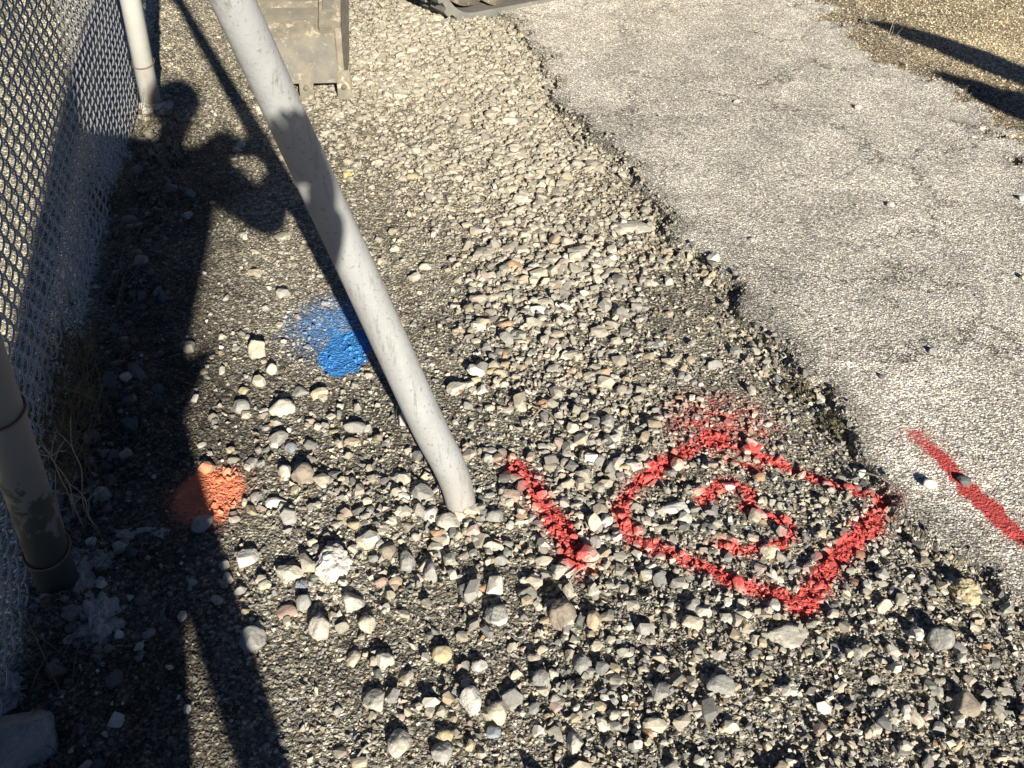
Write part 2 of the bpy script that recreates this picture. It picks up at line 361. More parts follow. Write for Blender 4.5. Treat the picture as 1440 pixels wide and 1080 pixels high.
# ------------------------------------------------------------------ gravel and grit
PAL = np.array([(.46,.41,.32),(.37,.34,.28),(.31,.295,.265),(.23,.225,.21),(.55,.52,.445),(.40,.33,.23),(.17,.165,.155),(.34,.22,.14),(.43,.33,.28),(.30,.30,.24)])
def stone_cols(x, y, wts=(26,20,16,8,11,9,4,1.5,2.5,2), dark=1.0):
    wts = np.array(wts, float); k = RNG.choice(len(PAL), len(x), p=wts/wts.sum()); c = PAL[k]*RNG.uniform(.60,1.12,(len(x),1))
    dust = (sstep(1.7, 3.3, y+.1*x)*.60)[:,None]
    c = c*(1-dust)+dust*np.array([.41,.365,.275])*RNG.uniform(.72,1.1,(len(x),1))
    return np.clip(c*dark, 0, .75)
def cand(n, power, x0=-2.6, x1=3.0, y0=.7, y1=5.9):
    x = RNG.uniform(x0, x1, n); y = RNG.uniform(y0, y1, n); u, v = UV(x, y)
    k = (u > -90) & (u < 1530) & (v > -70) & (v < 1170); x, y = x[k], y[k]
    k = RNG.random(len(x)) < (1.0/np.maximum(y, 1))**power
    return x[k], y[k]
# main gravel: crushed stone 12-45 mm
x, y = cand(300000, .0); m = Mx(x, y); k = (RNG.random(len(x)) < (m**1.6)*.95) & (pad_in(x, y) < -.004) & (np.abs(fdist(x, y)) > -1)
x, y, m = x[k], y[k], m[k]
uu, vv_ = UV(x, y); size = np.clip(np.exp(RNG.normal(np.log(.0122), .50, len(x))), .006, .046)*(.80+.30*m)*(1+.22*sstep(1.7, 2.6, y))*(1-.26*sstep(780, 950, uu)*sstep(520, 640, vv_))
lift = RNG.uniform(-.005, .006, len(x))*m+np.where(RNG.random(len(x)) < .08, .006, 0)-size*.18*sstep(2.4, 3.4, y)
c = stone_cols(x, y)
big = size > .019
scatter('gravel', x[big], y[big], size[big], c[big], PR_BIG, M_STONE, .25, (.45,.8), .40, lift[big], 'loose crushed limestone gravel lying in a pale band and a heap beside the paving', 'gravel')
scatter('fine_gravel', x[~big], y[~big], size[~big], c[~big], PR_MID, M_STONE, .2, (.5,.85), .5, lift[~big], 'smaller crushed gravel filling between the larger loose stones', 'gravel')
# grit: 4-11 mm chips everywhere off the paving
x, y = cand(620000, 1.0); m = Mx(x, y); pe = pad_in(x, y); k = (pe < .022*RNG.random(len(x))) & (RNG.random(len(x)) < .9); x, y, m = x[k], y[k], m[k]
k = np.arange(len(x)) < 118000; x, y, m = x[k], y[k], m[k]
size = np.clip(np.exp(RNG.normal(np.log(.0062), .33, len(x))), .003, .014)*(1+.13*(y-1))
c = stone_cols(x, y, (16,16,18,16,9,7,14,2,2,4)); c *= 1.0
k = (sstep(.34, .14, np.abs(fdist(x, y)-.08)+(fb(x, y, .2, 3, 33)-.5)*.2)*sstep(3.9, 3.3, y))[:,None]; c *= (1-.55*k)  # chips darkened along the same strip to deepen the shade there
k = fdist(x, y) < -.05; c[k] = c[k]*.3+np.array([.53,.49,.37])*.7
k = x > xat(FARE, y)+.25; c[k] = c[k]*.3+np.array([.58,.48,.31])*.7
scatter('grit', x, y, size, c, PR_SM, M_STONE, .35, (.5,.85), .5, None, 'fine stone chips bedded in the old ground between the fence and the paving', 'gravel')
# chips on the paving and its crumbled edge
x, y = cand(420000, .7); p = pad_in(x, y); k = (p > -.03*RNG.random(len(x))) & (RNG.random(len(x)) < np.where(p < .05, 1, .62)); x, y = x[k], y[k]
k = np.arange(len(x)) < 72000; x, y = x[k], y[k]
size = np.clip(np.exp(RNG.normal(np.log(.0042), .30, len(x))), .0025, .011)*(1+.20*(y-1))
c = stone_cols(x, y, (10,14,22,12,14,3,5,.5,2,1))*.35+.65*np.array([.62,.585,.51])*RNG.uniform(.65,1.12,(len(x),1))
scatter('asphalt_chips', x, y, size, c, PR_SM, M_STONE, .5, (.45,.75), .4, None, 'fine pale aggregate standing proud of the worn grey paving', 'gravel')
x, y = cand(80000, .0); p = pad_in(x, y); k = (xat(FARE, y)-x > .2) & (((p > -.065) & (p < .018) & (RNG.random(len(x)) < .95)) | ((p > .015) & (RNG.random(len(x)) < .006))); x, y, p = x[k], y[k], p[k]
size = np.clip(np.exp(RNG.normal(np.log(.0125), .42, len(x))), .006, .034)*np.where(p > .015, .58, 1)
scatter('edge_rubble', x, y, size, stone_cols(x, y, (10,14,18,14,12,5,12,1,2,2))*.85, PR_MID, M_STONE, .15, (.5,.9), .6, RNG.uniform(-.004,.008,len(x)), 'crumbled stones along the broken edge of the paving', 'gravel')
# rubble along the fence foot, in the shade, its colours darkened to deepen it
s = RNG.uniform(-.3, 2.6, 420); d = RNG.normal(.05, .05, 420); x = FA.x+FD.x*s+FN.x*d; y = FA.y+FD.y*s+FN.y*d; k = y > .8; x, y = x[k], y[k]
size = np.clip(np.exp(RNG.normal(np.log(.017), .5, len(x))), .008, .05)
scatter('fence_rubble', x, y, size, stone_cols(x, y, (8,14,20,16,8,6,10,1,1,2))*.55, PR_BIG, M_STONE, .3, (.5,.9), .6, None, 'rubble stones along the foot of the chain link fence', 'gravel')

# ------------------------------------------------------------------ single stones
def rock_mesh(name, sx, sy, sz, col, seed, sub_=4, soft=36, layered=False, rough=.055, cuts=12):
    r = random.Random(seed); bm = bmesh.new(); bmesh.ops.create_icosphere(bm, subdivisions=sub_, radius=1)
    pl = []
    for _ in range(cuts):
        n = Vector((r.gauss(0,1), r.gauss(0,1), r.gauss(0,.8))).normalized(); pl.append((n, r.uniform(.58,.92)))
    cs = []
    for v in bm.verts:
        d = v.co.normalized(); acc = 0
        for n, h in pl:
            q = d.dot(n)
            if q > .05: acc += (q/h)**soft
        acc += 1.0; rad = acc**(-1/soft)
        rad *= 1+rough*(mnoise.noise(d*3+Vector((seed,0,0)))+.6*mnoise.noise(d*9+Vector((0,seed,0))))
        p = d*rad; v.co = Vector((p.x*sx, p.y*sy, p.z*sz))*.56
        k = 1.0
        if layered: k = .62 if (p.z+p.x*.3+p.y*.5+.04*mnoise.noise(d*6)) % .34 < .14 else 1.0
        if layered and p.y < -.1 and p.z < .3: k = 1.45
        cs.append([min(.8, c*k) for c in col])
    bm.verts.index_update(); V = np.array([v.co[:] for v in bm.verts]); F = np.array([[v.index for v in f.verts] for f in bm.faces]); bm.free()
    return V, F, np.array(cs)
CREAM, PALE, GREY, TAN, DARK, WHITE, BLU, PINK, YEL, BRN = [tuple(.9*q for q in c) for c in ((.50,.45,.34), (.47,.44,.37), (.31,.30,.27), (.37,.30,.21), (.14,.14,.135), (.56,.53,.47), (.25,.27,.30), (.39,.28,.23), (.44,.37,.23), (.27,.225,.175))]
def stone(u, v, wpx, hpx, col, label, flat=.75, **kw):
    if 'paving' in label and 'thin' not in label: wpx *= .8; hpx *= .8; col = tuple(c_*.85 for c_ in col)
    g = G(u, v, 0); sc = (CAMH/(-R3(u, v)[2]))/FPX
    sx = wpx*sc; sy = hpx*sc/(.62+.25*flat); sz = sx*.30+sy*.42
    sz *= flat/.75
    seed = kw.pop('seed', int(u*7+v*13)); Vv, F, C = rock_mesh('stone', sx, sy, sz, col, seed, **kw)
    z = float(H(np.array([g.x]), np.array([g.y]))[0])+sz*.22
    W = Vv+np.array([g.x, g.y, z])
    sp4 = paint(W[:,0], W[:,1]); sp4[:, 3] *= 0.0 if ('on the red line' in label or 'under the orange' in label or 'inside' in label or 'two red paint' in label) else .6
    me = fastmesh('stone', Vv, F, 3, C, sp4, kw.get('smooth', False))
    o = link('stone', me, M_BIG); o.location = (g.x, g.y, z); o.rotation_euler = (0, 0, 0)
    tag(o, label, 'stone', 'single stones lying on the gravel'); return o
ST = [
 (365,498,26,30,CREAM,'cream upright angular stone with a long shadow, left of the blue paint spot'),
 (358,384,18,13,TAN,'small tan pebble alone on bare ground, well above the blue paint spot'),
 (398,585,34,24,PALE,'smooth pale oval stone below and left of the blue paint spot'),
 (392,625,29,22,GREY,'wide grey stone just under the smooth pale oval one, left of the pipe'),
 (340,580,28,19,GREY,'low grey stone at the left end of the loose stones, above the orange paint'),
 (367,543,20,16,CREAM,'small cream stone below the upright cream stone, beside the shade edge'),
 (383,525,15,16,PALE,'small wedge-shaped stone between the upright cream stone and the oval one'),
 (423,556,23,16,GREY,'flat grey stone between the blue paint and the oval pale stone'),
 (344,556,14,11,YEL,'small yellowish stone near the shade edge, above the low grey stone'),
 (428,681,32,28,BRN,'brownish grey block right of the orange paint spot'),
 (402,677,20,22,PALE,'pale stone touching the left side of the brownish grey block'),
 (390,713,29,18,WHITE,'white flat sliver right of the orange paint spot'),
 (361,705,18,16,GREY,'small grey stone between the orange paint and the white sliver'),
 (313,475,15,10,CREAM,'tiny cream pebble at the very edge of the big shadow'),
 (410,638,16,14,BLU,'small bluish grey stone below the wide grey stone'),
 (348,793,32,27,WHITE,'white angular stone below the orange paint spot'),
 (358,908,42,33,GREY,'rounded grey cobble beside the narrow leg shadow'),
 (317,804,17,15,PALE,'pale egg-shaped pebble left of the white angular stone'),
 (321,820,11,12,WHITE,'tiny white pebble below the egg-shaped one'),
 (409,818,36,22,PALE,'wide pale stone right of the white angular stone'),
 (427,834,17,16,BLU,'blue-grey pebble between the wide pale stone and the big lumpy one'),
 (430,856,22,25,GREY,'smooth grey pebble above the tall pale block'),
 (405,868,31,18,PINK,'pinkish tan flat stone left of the smooth grey pebble'),
 (452,892,30,37,PALE,'tall pale block left of centre near the bottom'),
 (473,808,58,46,WHITE,'largest white lumpy stone, left of the foot of the pipe'),
 (374,833,17,15,CREAM,'little cream stone below the wide pale stone'),
 (287,748,30,27,GREY,'grey angular stone in the shade just under the orange paint'),
 (170,903,12,12,WHITE,'white triangular chip alone in the dark shade at the lower left'),
 (198,917,13,12,PALE,'round pale pebble alone in the dark shade at the lower left'),
 (128,818,19,11,TAN,'tan oval pebble beside the foot of the near fence post'),
 (148,840,15,13,PALE,'pale chip in the shade right of the near fence post'),
 (258,872,13,14,PALE,'pale pebble in the shade beside the sunlit wedge'),
 (265,1003,12,13,WHITE,'white pebble in the shade near the bottom, left of the sunlit wedge'),
 (633,748,34,27,PALE,'rounded pale stone right under the foot of the pipe'),
 (607,737,22,24,WHITE,'white stone left of the foot of the pipe'),
 (592,708,34,24,GREY,'dark topped grey stone touching the left of the pipe foot'),
 (562,684,30,16,GREY,'flat grey stone left of the bend in the pipe'),
 (517,776,27,19,CREAM,'cream stone among the heap below left of the pipe'),
 (545,788,24,26,BRN,'brownish stone between the cream and the grey one below the pipe'),
 (573,801,24,28,GREY,'standing grey stone below the pipe foot'),
 (497,859,34,26,PALE,'leaning pale stone on the lower left of the heap'),
 (607,820,20,31,GREY,'narrow upright greyish stone below the pipe foot'),
 (538,829,18,15,PINK,'small round pink stone below the heap'),
 (556,830,19,16,TAN,'tan pebble beside the small pink stone'),
 (698,882,30,34,GREY,'striped stone of grey layers over cream at the bottom centre'),
 (790,884,34,38,BRN,'square brown-grey block at the bottom centre'),
 (834,891,25,27,TAN,'rounded tan stone right of the square brown block'),
 (784,820,27,24,PALE,'pale stone just below the end of the left red stroke'),
 (517,891,24,25,CREAM,'cream stone with a small neighbour at the bottom left of centre'),
 (541,943,28,20,PALE,'pale rounded block with a long shadow above it'),
 (498,936,20,20,CREAM,'cream cube-like stone near the bottom left of centre'),
 (622,933,26,25,YEL,'pale yellow stone alone on fine grit at the bottom centre'),
 (528,998,31,29,PALE,'pale wedge stone near the bottom edge with a long shadow'),
 (662,1003,28,36,WHITE,'white streaked stone standing near the bottom edge'),
 (762,972,27,26,GREY,'grey stone throwing a long narrow shadow at the bottom centre'),
 (818,953,24,27,GREY,'light grey rough stone right of the long narrow shadow'),
 (701,1016,30,28,CREAM,'cream stone touching the streaked one near the bottom edge'),
 (675,950,22,16,WHITE,'small white stone above the streaked one'),
 (562,1057,30,34,PALE,'rough pale stone on the bottom edge'),
 (620,1069,32,26,GREY,'low greyish stone on the bottom edge right of the rough pale one'),
 (625,1049,25,17,YEL,'yellowish stone just above the low greyish one'),
 (807,1058,25,32,PALE,'pointed pale stone at the bottom edge right of centre'),
 (694,1040,24,14,BLU,'blue-grey flat stone near the bottom edge'),
 (850,748,22,20,WHITE,'white stone between the two red paint marks'),
 (1104,904,60,33,PALE,'large flat pale slab below the red loop'),
 (1320,916,34,32,GREY,'grey-tan block at the lower right'),
 (1011,983,38,26,GREY,'smooth grey lozenge stone near the bottom right of centre'),
 (1352,1004,36,36,BRN,'brown triangular stone in the lower right corner'),
 (973,867,26,22,GREY,'greyish stone left of the lowest point of the red loop'),
 (988,875,24,18,PALE,'pale stone beside the greyish one under the red loop'),
 (1034,881,22,22,PALE,'pale stone right of the two under the red loop'),
 (950,729,42,18,WHITE,'long white slab lying inside the red loop'),
 (950,666,17,20,CREAM,'cream pebble at the top left corner of the red loop'),
 (1080,787,26,21,CREAM,'cream four-sided stone inside the bottom of the red loop'),
 (1087,860,17,18,WHITE,'rounded white pebble below the bottom corner of the red loop'),
 (1357,840,44,36,YEL,'yellow-brown lumpy rock right of the red loop'),
 (1302,694,22,14,WHITE,'white stone between the red loop and the red line'),
 (1352,688,20,18,DARK,'dark flat chip lying on the red line'),
 (888,325,55,22,PALE,'thin flat pale stone near the edge of the paving'),
 (1002,374,22,15,WHITE,'white block on the broken edge of the paving'),
 (1251,297,14,11,WHITE,'small white stone with a dark shadow on the paving'),
 (1435,288,16,11,WHITE,'white stone on the paving at the right edge'),
 (1056,346,13,10,PALE,'pale pebble on the paving beside a crack'),
 (1035,152,12,8,WHITE,'white pebble on the far part of the paving'),
 (1204,160,14,9,PALE,'pale stone in the far right part of the paving'),
 (1308,505,17,11,GREY,'grey-white stone on the paving above the red line'),
 (1237,541,12,9,DARK,'dark pebble on the paving above the red line'),
 (1436,400,13,13,CREAM,'cream stone on the paving at the right border'),
 (397,334,22,13,CREAM,'flat cream stone just right of the elbow shadow'),
 (388,323,14,10,YEL,'yellowish pebble above the flat cream stone by the elbow shadow'),
 (339,203,13,10,PALE,'pale pebble in the shade between the hands of the shadow'),
 (488,249,13,11,(.55,.40,.18),'small orange-yellow pebble right of the pipe'),
 (578,252,19,11,YEL,'flat yellowish stone in the pale gravel band right of the pipe'),
 (585,217,17,10,CREAM,'cream stone in the upper gravel band'),
 (723,385,23,16,(.40,.27,.16),'orange-brown stone in the middle of the gravel band'),
 (643,558,27,20,PALE,'grey-white stone with a dark shadow right of the pipe'),
 (698,533,27,14,YEL,'flat tan stone above right of the grey-white one'),
 (762,583,17,15,(.38,.24,.14),'rust brown pebble by the dry twigs'),
 (797,654,26,14,PALE,'flat pale stone above the left red stroke'),
 (567,603,15,26,PALE,'narrow upright pale stone against the shadow of the pipe'),
 (720,713,27,19,PINK,'salmon tan stone between the pipe foot and the red stroke'),
 (500,613,32,17,GREY,'long greyish stone left of the pipe shadow'),
 (497,631,24,12,TAN,'small tan stone below the long greyish one'),
 (696,740,28,16,GREY,'greyish stone right of the pipe foot'),
 (640,436,13,9,PALE,'pale pebble on the bare strip right of the pipe'),
 (598,380,16,10,CREAM,'cream pebble right of the middle of the pipe'),
 (555,355,14,10,PALE,'pale pebble close to the right side of the pipe'),
]
for q, r in enumerate(ST):
    u, v, a, b, c, lab = r
    kw = {}
    if 'striped' in lab: kw = dict(layered=True)
    if 'smooth' in lab or 'rounded' in lab or 'egg' in lab or 'oval' in lab: kw = dict(soft=20, rough=.05)
    if 'lumpy' in lab: kw = dict(soft=8, rough=.22, sub_=4)
    fl = .75
    if 'flat' in lab or 'sliver' in lab or 'slab' in lab: fl = .5
    if 'upright' in lab or 'standing' in lab or 'block' in lab: fl = 1.0
    if 'thin flat' in lab: fl = .22
    stone(u, v, a, b, c, lab, fl, **kw)
# concrete and block by the near post
def lump(name, c, sx, sy, sz, col, seed, m, parent=None, **kw):
    V_, F_, C_ = rock_mesh(name, sx, sy, sz, col, seed, 5 if max(sx, sy) > .11 else 4, kw.get('soft', 8), False, kw.get('rough', .16), 14)
    me = fastmesh(name, V_, F_, 3, C_, np.zeros((len(V_),4)), kw.get('smooth', False)); o = link(name, me, m, parent); o.location = c; return o
M_CONC = stone_mat('old_concrete', 60, 260, .7, 1.0)
b = lump('concrete_block', G(32,1052)+Vector((0,0,.005)), .15, .15, .11, (.23,.225,.21), 77, M_BIG, soft=12, rough=.06)
tag(b, 'smooth dark grey concrete block in the lower left corner by the fence', 'block'); b.rotation_euler = (.1, -.1, .5)
for k, (u, v, sx, sy, sz, lab) in enumerate([(205,760,.15,.07,.03,'low patch of broken pale concrete right of the near fence post'),(140,880,.13,.16,.05,'rough pale lump of concrete spilled below the near fence post'),(130,790,.12,.08,.04,'pale concrete crust beside the near fence post foot'),(118,385,.10,.09,.05,'pale rock against the foot of the fence in the shade'),(165,225,.09,.08,.05,'bluish rock at the fence foot beside the head shadow'),(12,975,.08,.08,.06,'small dark rock on the left border below the fence')]):
    o = lump('concrete_lump' if k < 3 else 'stone', G(u, v)+Vector((0,0,.0)), sx, sy, sz*1.2, (.33,.32,.29), 200+k, M_CONC, rough=.45)
    tag(o, lab, 'concrete' if k < 3 else 'stone')

# ------------------------------------------------------------------ small builders
class MB:
    def __init__(s): s.v = []; s.f = []
    def add(s, vs, fs): o = len(s.v); s.v += [tuple(v) for v in vs]; s.f += [tuple(i+o for i in f) for f in fs]
    def box(s, c, d, rot=None):
        c = Vector(c); hx, hy, hz = d[0]/2, d[1]/2, d[2]/2; q = rot or Matrix.Identity(3)
        vs = [c+q@Vector((x*hx, y*hy, z*hz)) for x in (-1,1) for y in (-1,1) for z in (-1,1)]
        s.add(vs, [(0,1,3,2),(4,6,7,5),(0,4,5,1),(2,3,7,6),(0,2,6,4),(1,5,7,3)])
    def prism(s, prof, a, b, frame):            # profile polygon (p,q), extruded from a to b; frame(p,q,t)->Vector
        n = len(prof); vs = [frame(p, q, a) for p, q in prof]+[frame(p, q, b) for p, q in prof]
        s.add(vs, [tuple(range(n))[::-1], tuple(range(n, 2*n))]+[(i, (i+1) % n, n+(i+1) % n, n+i) for i in range(n)])
    def tube(s, pts, r, n=12, caps=True):
        pts = [Vector(p) for p in pts]; rr = r if hasattr(r, '__len__') else [r]*len(pts); vs = []; prev = None
        for i, p in enumerate(pts):
            t = (pts[min(i+1, len(pts)-1)]-pts[max(i-1, 0)]).normalized()
            if prev is None: a = t.orthogonal().normalized()
            else: a = (prev-t*prev.dot(t)).normalized()
            prev = a; b = t.cross(a)
            for k in range(n): th = 2*math.pi*k/n; vs.append(p+(a*math.cos(th)+b*math.sin(th))*rr[i])
        fs = [(i*n+k, i*n+(k+1) % n, (i+1)*n+(k+1) % n, (i+1)*n+k) for i in range(len(pts)-1) for k in range(n)]
        if caps: fs += [tuple(range(n))[::-1], tuple(range((len(pts)-1)*n, len(pts)*n))]
        s.add(vs, fs)
    def cyl(s, a, b, r, n=20): s.tube([a, b], r, n)
    def build(s, name, m, parent=None, smooth=False, bevel=0.0, seg=2):
        me = bpy.data.meshes.new(name); me.from_pydata(s.v, [], s.f)
        if bevel:
            bm = bmesh.new(); bm.from_mesh(me); bmesh.ops.recalc_face_normals(bm, faces=bm.faces)
            bmesh.ops.bevel(bm, geom=[e for e in bm.edges if e.calc_face_angle(0) > .4], offset=bevel, segments=seg, affect='EDGES', clamp_overlap=True)
            bm.to_mesh(me); bm.free()
        else:
            bm = bmesh.new(); bm.from_mesh(me); bmesh.ops.recalc_face_normals(bm, faces=bm.faces); bm.to_mesh(me); bm.free()
        if smooth:
            for p in me.polygons: p.use_smooth = True
        return link(name, me, m, parent)
def spline(pts, n=8):
    pts = [Vector(p) for p in pts]; P_ = [pts[0]*2-pts[1]]+pts+[pts[-1]*2-pts[-2]]; out = []
    for i in range(1, len(P_)-2):
        for k in range(n):
            t = k/n; a, b, c, d = P_[i-1:i+3]
            out.append(.5*((2*b)+(c-a)*t+(2*a-5*b+4*c-d)*t*t+(3*b-a-3*c+d)*t**3))
    out.append(pts[-1]); return out

# ------------------------------------------------------------------ the leaning white pipe
PIPE = [(300,-60,1.345,63),(327,0,1.40,61.5),(368.5,90,1.49,58.5),(411,183,1.585,56),(451,270,1.67,54.5),(493,360,1.755,53.5),(548,480,1.865,52),(603,600,1.965,50),(629,650,2.015,47),(642,682,2.05,44),(648,708,2.075,42),(650,724,2.095,40)]
def pipe_mat():
    m, N, L, B = mat('scuffed_white_paint'); tc = N.new('ShaderNodeTexCoord')
    n1 = node(N, 'ShaderNodeTexNoise', Scale=9.0, Detail=6.0, Roughness=.7); L.new(tc.outputs['Object'], n1.inputs['Vector'])
    c = mixc(N, L, ramp(N, L, n1.outputs['Fac'], [(.35,(0,)*3),(.7,(1,)*3)]), (.31,.315,.312), (.26,.26,.25))
    mp = N.new('ShaderNodeMapping'); mp.inputs['Rotation'].default_value = (0.0, .45, 0); mp.inputs['Scale'].default_value = (60, 60, 9); L.new(tc.outputs['Object'], mp.inputs[0])
    n2 = node(N, 'ShaderNodeTexNoise', Scale=1.0, Detail=5.0, Roughness=.7); L.new(mp.outputs[0], n2.inputs['Vector'])
    c = mixc(N, L, ramp(N, L, n2.outputs['Fac'], [(.58,(0,)*3),(.66,(.75,)*3)]), c, (.19,.18,.155))
    n3 = node(N, 'ShaderNodeTexNoise', Scale=150.0, Detail=3.0); L.new(tc.outputs['Object'], n3.inputs['Vector'])
    c = mixc(N, L, ramp(N, L, n3.outputs['Fac'], [(.62,(0,)*3),(.68,(.7,)*3)]), c, (.16,.15,.13))
    mp2 = N.new('ShaderNodeMapping'); mp2.inputs['Rotation'].default_value = (.0, .5, 0); mp2.inputs['Scale'].default_value = (38, 38, 3.0); L.new(tc.outputs['Object'], mp2.inputs[0])
    n6 = node(N, 'ShaderNodeTexNoise', Scale=1.0, Detail=8.0, Roughness=.75); L.new(mp2.outputs[0], n6.inputs['Vector'])
    c = mixc(N, L, ramp(N, L, n6.outputs['Fac'], [(.54,(0,)*3),(.64,(.5,)*3)]), c, (.20,.195,.18))
    c = mixc(N, L, ramp(N, L, n6.outputs['Fac'], [(.30,(.6,)*3),(.40,(0,)*3)]), c, (.43,.43,.415))
    g = N.new('ShaderNodeSeparateXYZ'); L.new(tc.outputs['Object'], g.inputs[0])
    low = N.new('ShaderNodeMapRange'); low.inputs['From Min'].default_value = .16; low.inputs['From Max'].default_value = 0.0; L.new(g.outputs[2], low.inputs[0])
    n4 = node(N, 'ShaderNodeTexNoise', Scale=45.0, Detail=5.0); L.new(tc.outputs['Object'], n4.inputs['Vector'])
    c = mixc(N, L, mth(N, L, 'MULTIPLY', low.outputs[0], n4.outputs['Fac']), c, (.33,.29,.23))
    L.new(c, B.inputs['Base Color']); B.inputs['Roughness'].default_value = .5
    b = node(N, 'ShaderNodeBump', Strength=.35, Distance=.002); L.new(n3.outputs['Fac'], b.inputs['Height'])
    n5 = node(N, 'ShaderNodeTexNoise', Scale=22.0, Detail=3.0); L.new(tc.outputs['Object'], n5.inputs['Vector'])
    b2 = node(N, 'ShaderNodeBump', Strength=.16, Distance=.006); L.new(n5.outputs['Fac'], b2.inputs['Height']); L.new(b.outputs[0], b2.inputs['Normal']); L.new(b2.outputs[0], B.inputs['Normal'])
    return m
M_PIPE = pipe_mat()
pp = [AT(u, v, d) for u, v, d, w_ in PIPE]; rr = [w_*d/FPX/2 for u, v, d, w_ in PIPE]
top = pp[0]+(pp[0]-pp[2])*4.6; pp = [top, (top+pp[0])/2]+pp; rr = [rr[0]*.97, rr[0]*.985]+rr
pp.append(pp[-1]+Vector((0,0,-.12))); rr.append(rr[-1])
sp_ = spline(pp, 8); rs = []
for i in range(len(pp)-1):
    for k in range(8): rs.append(rr[i]*(1-k/8)+rr[i+1]*k/8)
rs.append(rr[-1])
base = G(650,726); mb = MB(); mb.tube([p-base for p in sp_], rs, 40)
pipe = empty('bent_pipe', base); tag(pipe, 'scuffed white painted steel pipe bent at its foot and leaning left over the gravel', 'pipe')
mb.build('shaft', M_PIPE, pipe, True)
mb = MB(); q = [p-base for p in sp_[:3]]; mb.tube([q[0]+(q[0]-q[2]).normalized()*.02, q[0]-(q[0]-q[2]).normalized()*.03], rs[0]+.003, 32); mb.build('end_cap', M_PIPE, pipe, True)
o = lump('soil_patch', G(692,682)+Vector((0,0,-.008)), .13, .16, .035, (.22,.185,.145), 901, M_CONC, rough=.1); tag(o, 'packed patch of brown soil beside the foot of the leaning pipe', 'soil')

# ------------------------------------------------------------------ chain link fence
M_GALV = surf('galvanised_wire', (.33,.335,.345), (.22,.225,.235), 60, .45, .35)
def post_mat(name, rust=False):
    m, N, L, B = mat(name); tc = N.new('ShaderNodeTexCoord')
    n1 = node(N, 'ShaderNodeTexNoise', Scale=12.0, Detail=6.0); L.new(tc.outputs['Object'], n1.inputs['Vector'])
    c = mixc(N, L, n1.outputs['Fac'], *(((.19,.205,.215), (.13,.14,.148)) if not rust else ((.58,.57,.52), (.46,.455,.41))))  # near posts carry shade as a dark bluish tone; far post stays white
    n2 = node(N, 'ShaderNodeTexNoise', Scale=26.0, Detail=8.0, Roughness=.7); L.new(tc.outputs['Object'], n2.inputs['Vector'])
    g = N.new('ShaderNodeSeparateXYZ'); L.new(tc.outputs['Object'], g.inputs[0])
    low = N.new('ShaderNodeMapRange'); low.inputs['From Min'].default_value = .42; low.inputs['From Max'].default_value = .02; low.inputs['To Max'].default_value = .42 if not rust else .1; L.new(g.outputs[2], low.inputs[0])
    v = mth(N, L, 'ADD', n2.outputs['Fac'], low.outputs[0])
    c = mixc(N, L, ramp(N, L, v, [(.70,(0,)*3),(.73,(1,)*3)]), c, (.055,.065,.062) if not rust else (.40,.37,.31))
    n3 = node(N, 'ShaderNodeTexNoise', Scale=14.0, Detail=5.0); L.new(tc.outputs['Object'], n3.inputs['Vector'])
    if rust:
        mr = N.new('ShaderNodeMapRange'); mr.inputs['From Min'].default_value = .17; mr.inputs['From Max'].default_value = .05; L.new(g.outputs[2], mr.inputs[0])
        x1 = N.new('ShaderNodeMapRange'); x1.inputs['From Min'].default_value = .02; x1.inputs['From Max'].default_value = .0; 
        dx = mth(N, L, 'ABSOLUTE', mth(N, L, 'ADD', g.outputs[0], -.012)); L.new(dx, x1.inputs[0])
        k = mth(N, L, 'MULTIPLY', mth(N, L, 'MULTIPLY', mr.outputs[0], x1.outputs[0]), mth(N, L, 'MULTIPLY_ADD', n3.outputs['Fac'], 2.0, -.35), clamp=True)
        c = mixc(N, L, k, c, (.34,.15,.04))
    L.new(c, B.inputs['Base Color']); B.inputs['Roughness'].default_value = .6
    b = node(N, 'ShaderNodeBump', Strength=.4, Distance=.003); L.new(v, b.inputs['Height']); L.new(b.outputs[0], B.inputs['Normal'])
    return m
M_POST = post_mat('peeling_shaded_post_paint'); M_POST2 = post_mat('rust_stained_post_paint', True)
fence = empty('chain_link_fence', (FA.x, FA.y, 0)); tag(fence, 'galvanised chain link fence with weathered white posts along the left side', 'fence')
FH = 2.15; BAY = (FB-FA).length
for j, s_ in enumerate((0, BAY, -BAY)):
    c = Vector((FD.x*s_, FD.y*s_, 0)); r_ = .0365 if j != 1 else .037
    mb = MB(); mb.tube([(0,0,-.1),(0,0,FH+.05)], r_, 36); po = mb.build('post', M_POST if j != 1 else M_POST2, fence, True); po.location = c
    mb = MB(); mb.tube([(0,0,FH+.05),(0,0,FH+.07),(0,0,FH+.085)], [r_+.003, r_*.9, r_*.3], 24); mb.build('post_cap', M_GALV, po, True)
    if j < 2:
        f_ = lump('footing', Vector((.012,-.02,-.012)), .20, .19, .075, (.36,.345,.31) if j == 0 else (.44,.41,.35), 50+j, M_CONC, po, rough=.28)
    zs = ((.10,.40,.80,1.3) if j == 0 else (.16,.5,.9,1.3))
    for z_ in zs:
        mb = MB(); pts = [(-(r_+.003)*math.cos(a)*(1.0), (r_+.003)*math.sin(a), .012*math.sin(a*1.0)) for a in np.linspace(0, 2*math.pi, 28)]
        mb.tube(pts, .0024, 6, False); mb.tube([(-r_-.003,0,0),(-r_-.02,.006,.004),(-r_-.032,-.012,-.004)], .0024, 6); t_ = mb.build('tie_wire', M_POST if False else surf('rusty_tie', (.12,.09,.07), (.20,.13,.08), 60, .7, .3) if (z_ == zs[0] and j == 0) else bpy.data.materials.get('rusty_tie'), po, True); t_.location = (0, 0, z_)
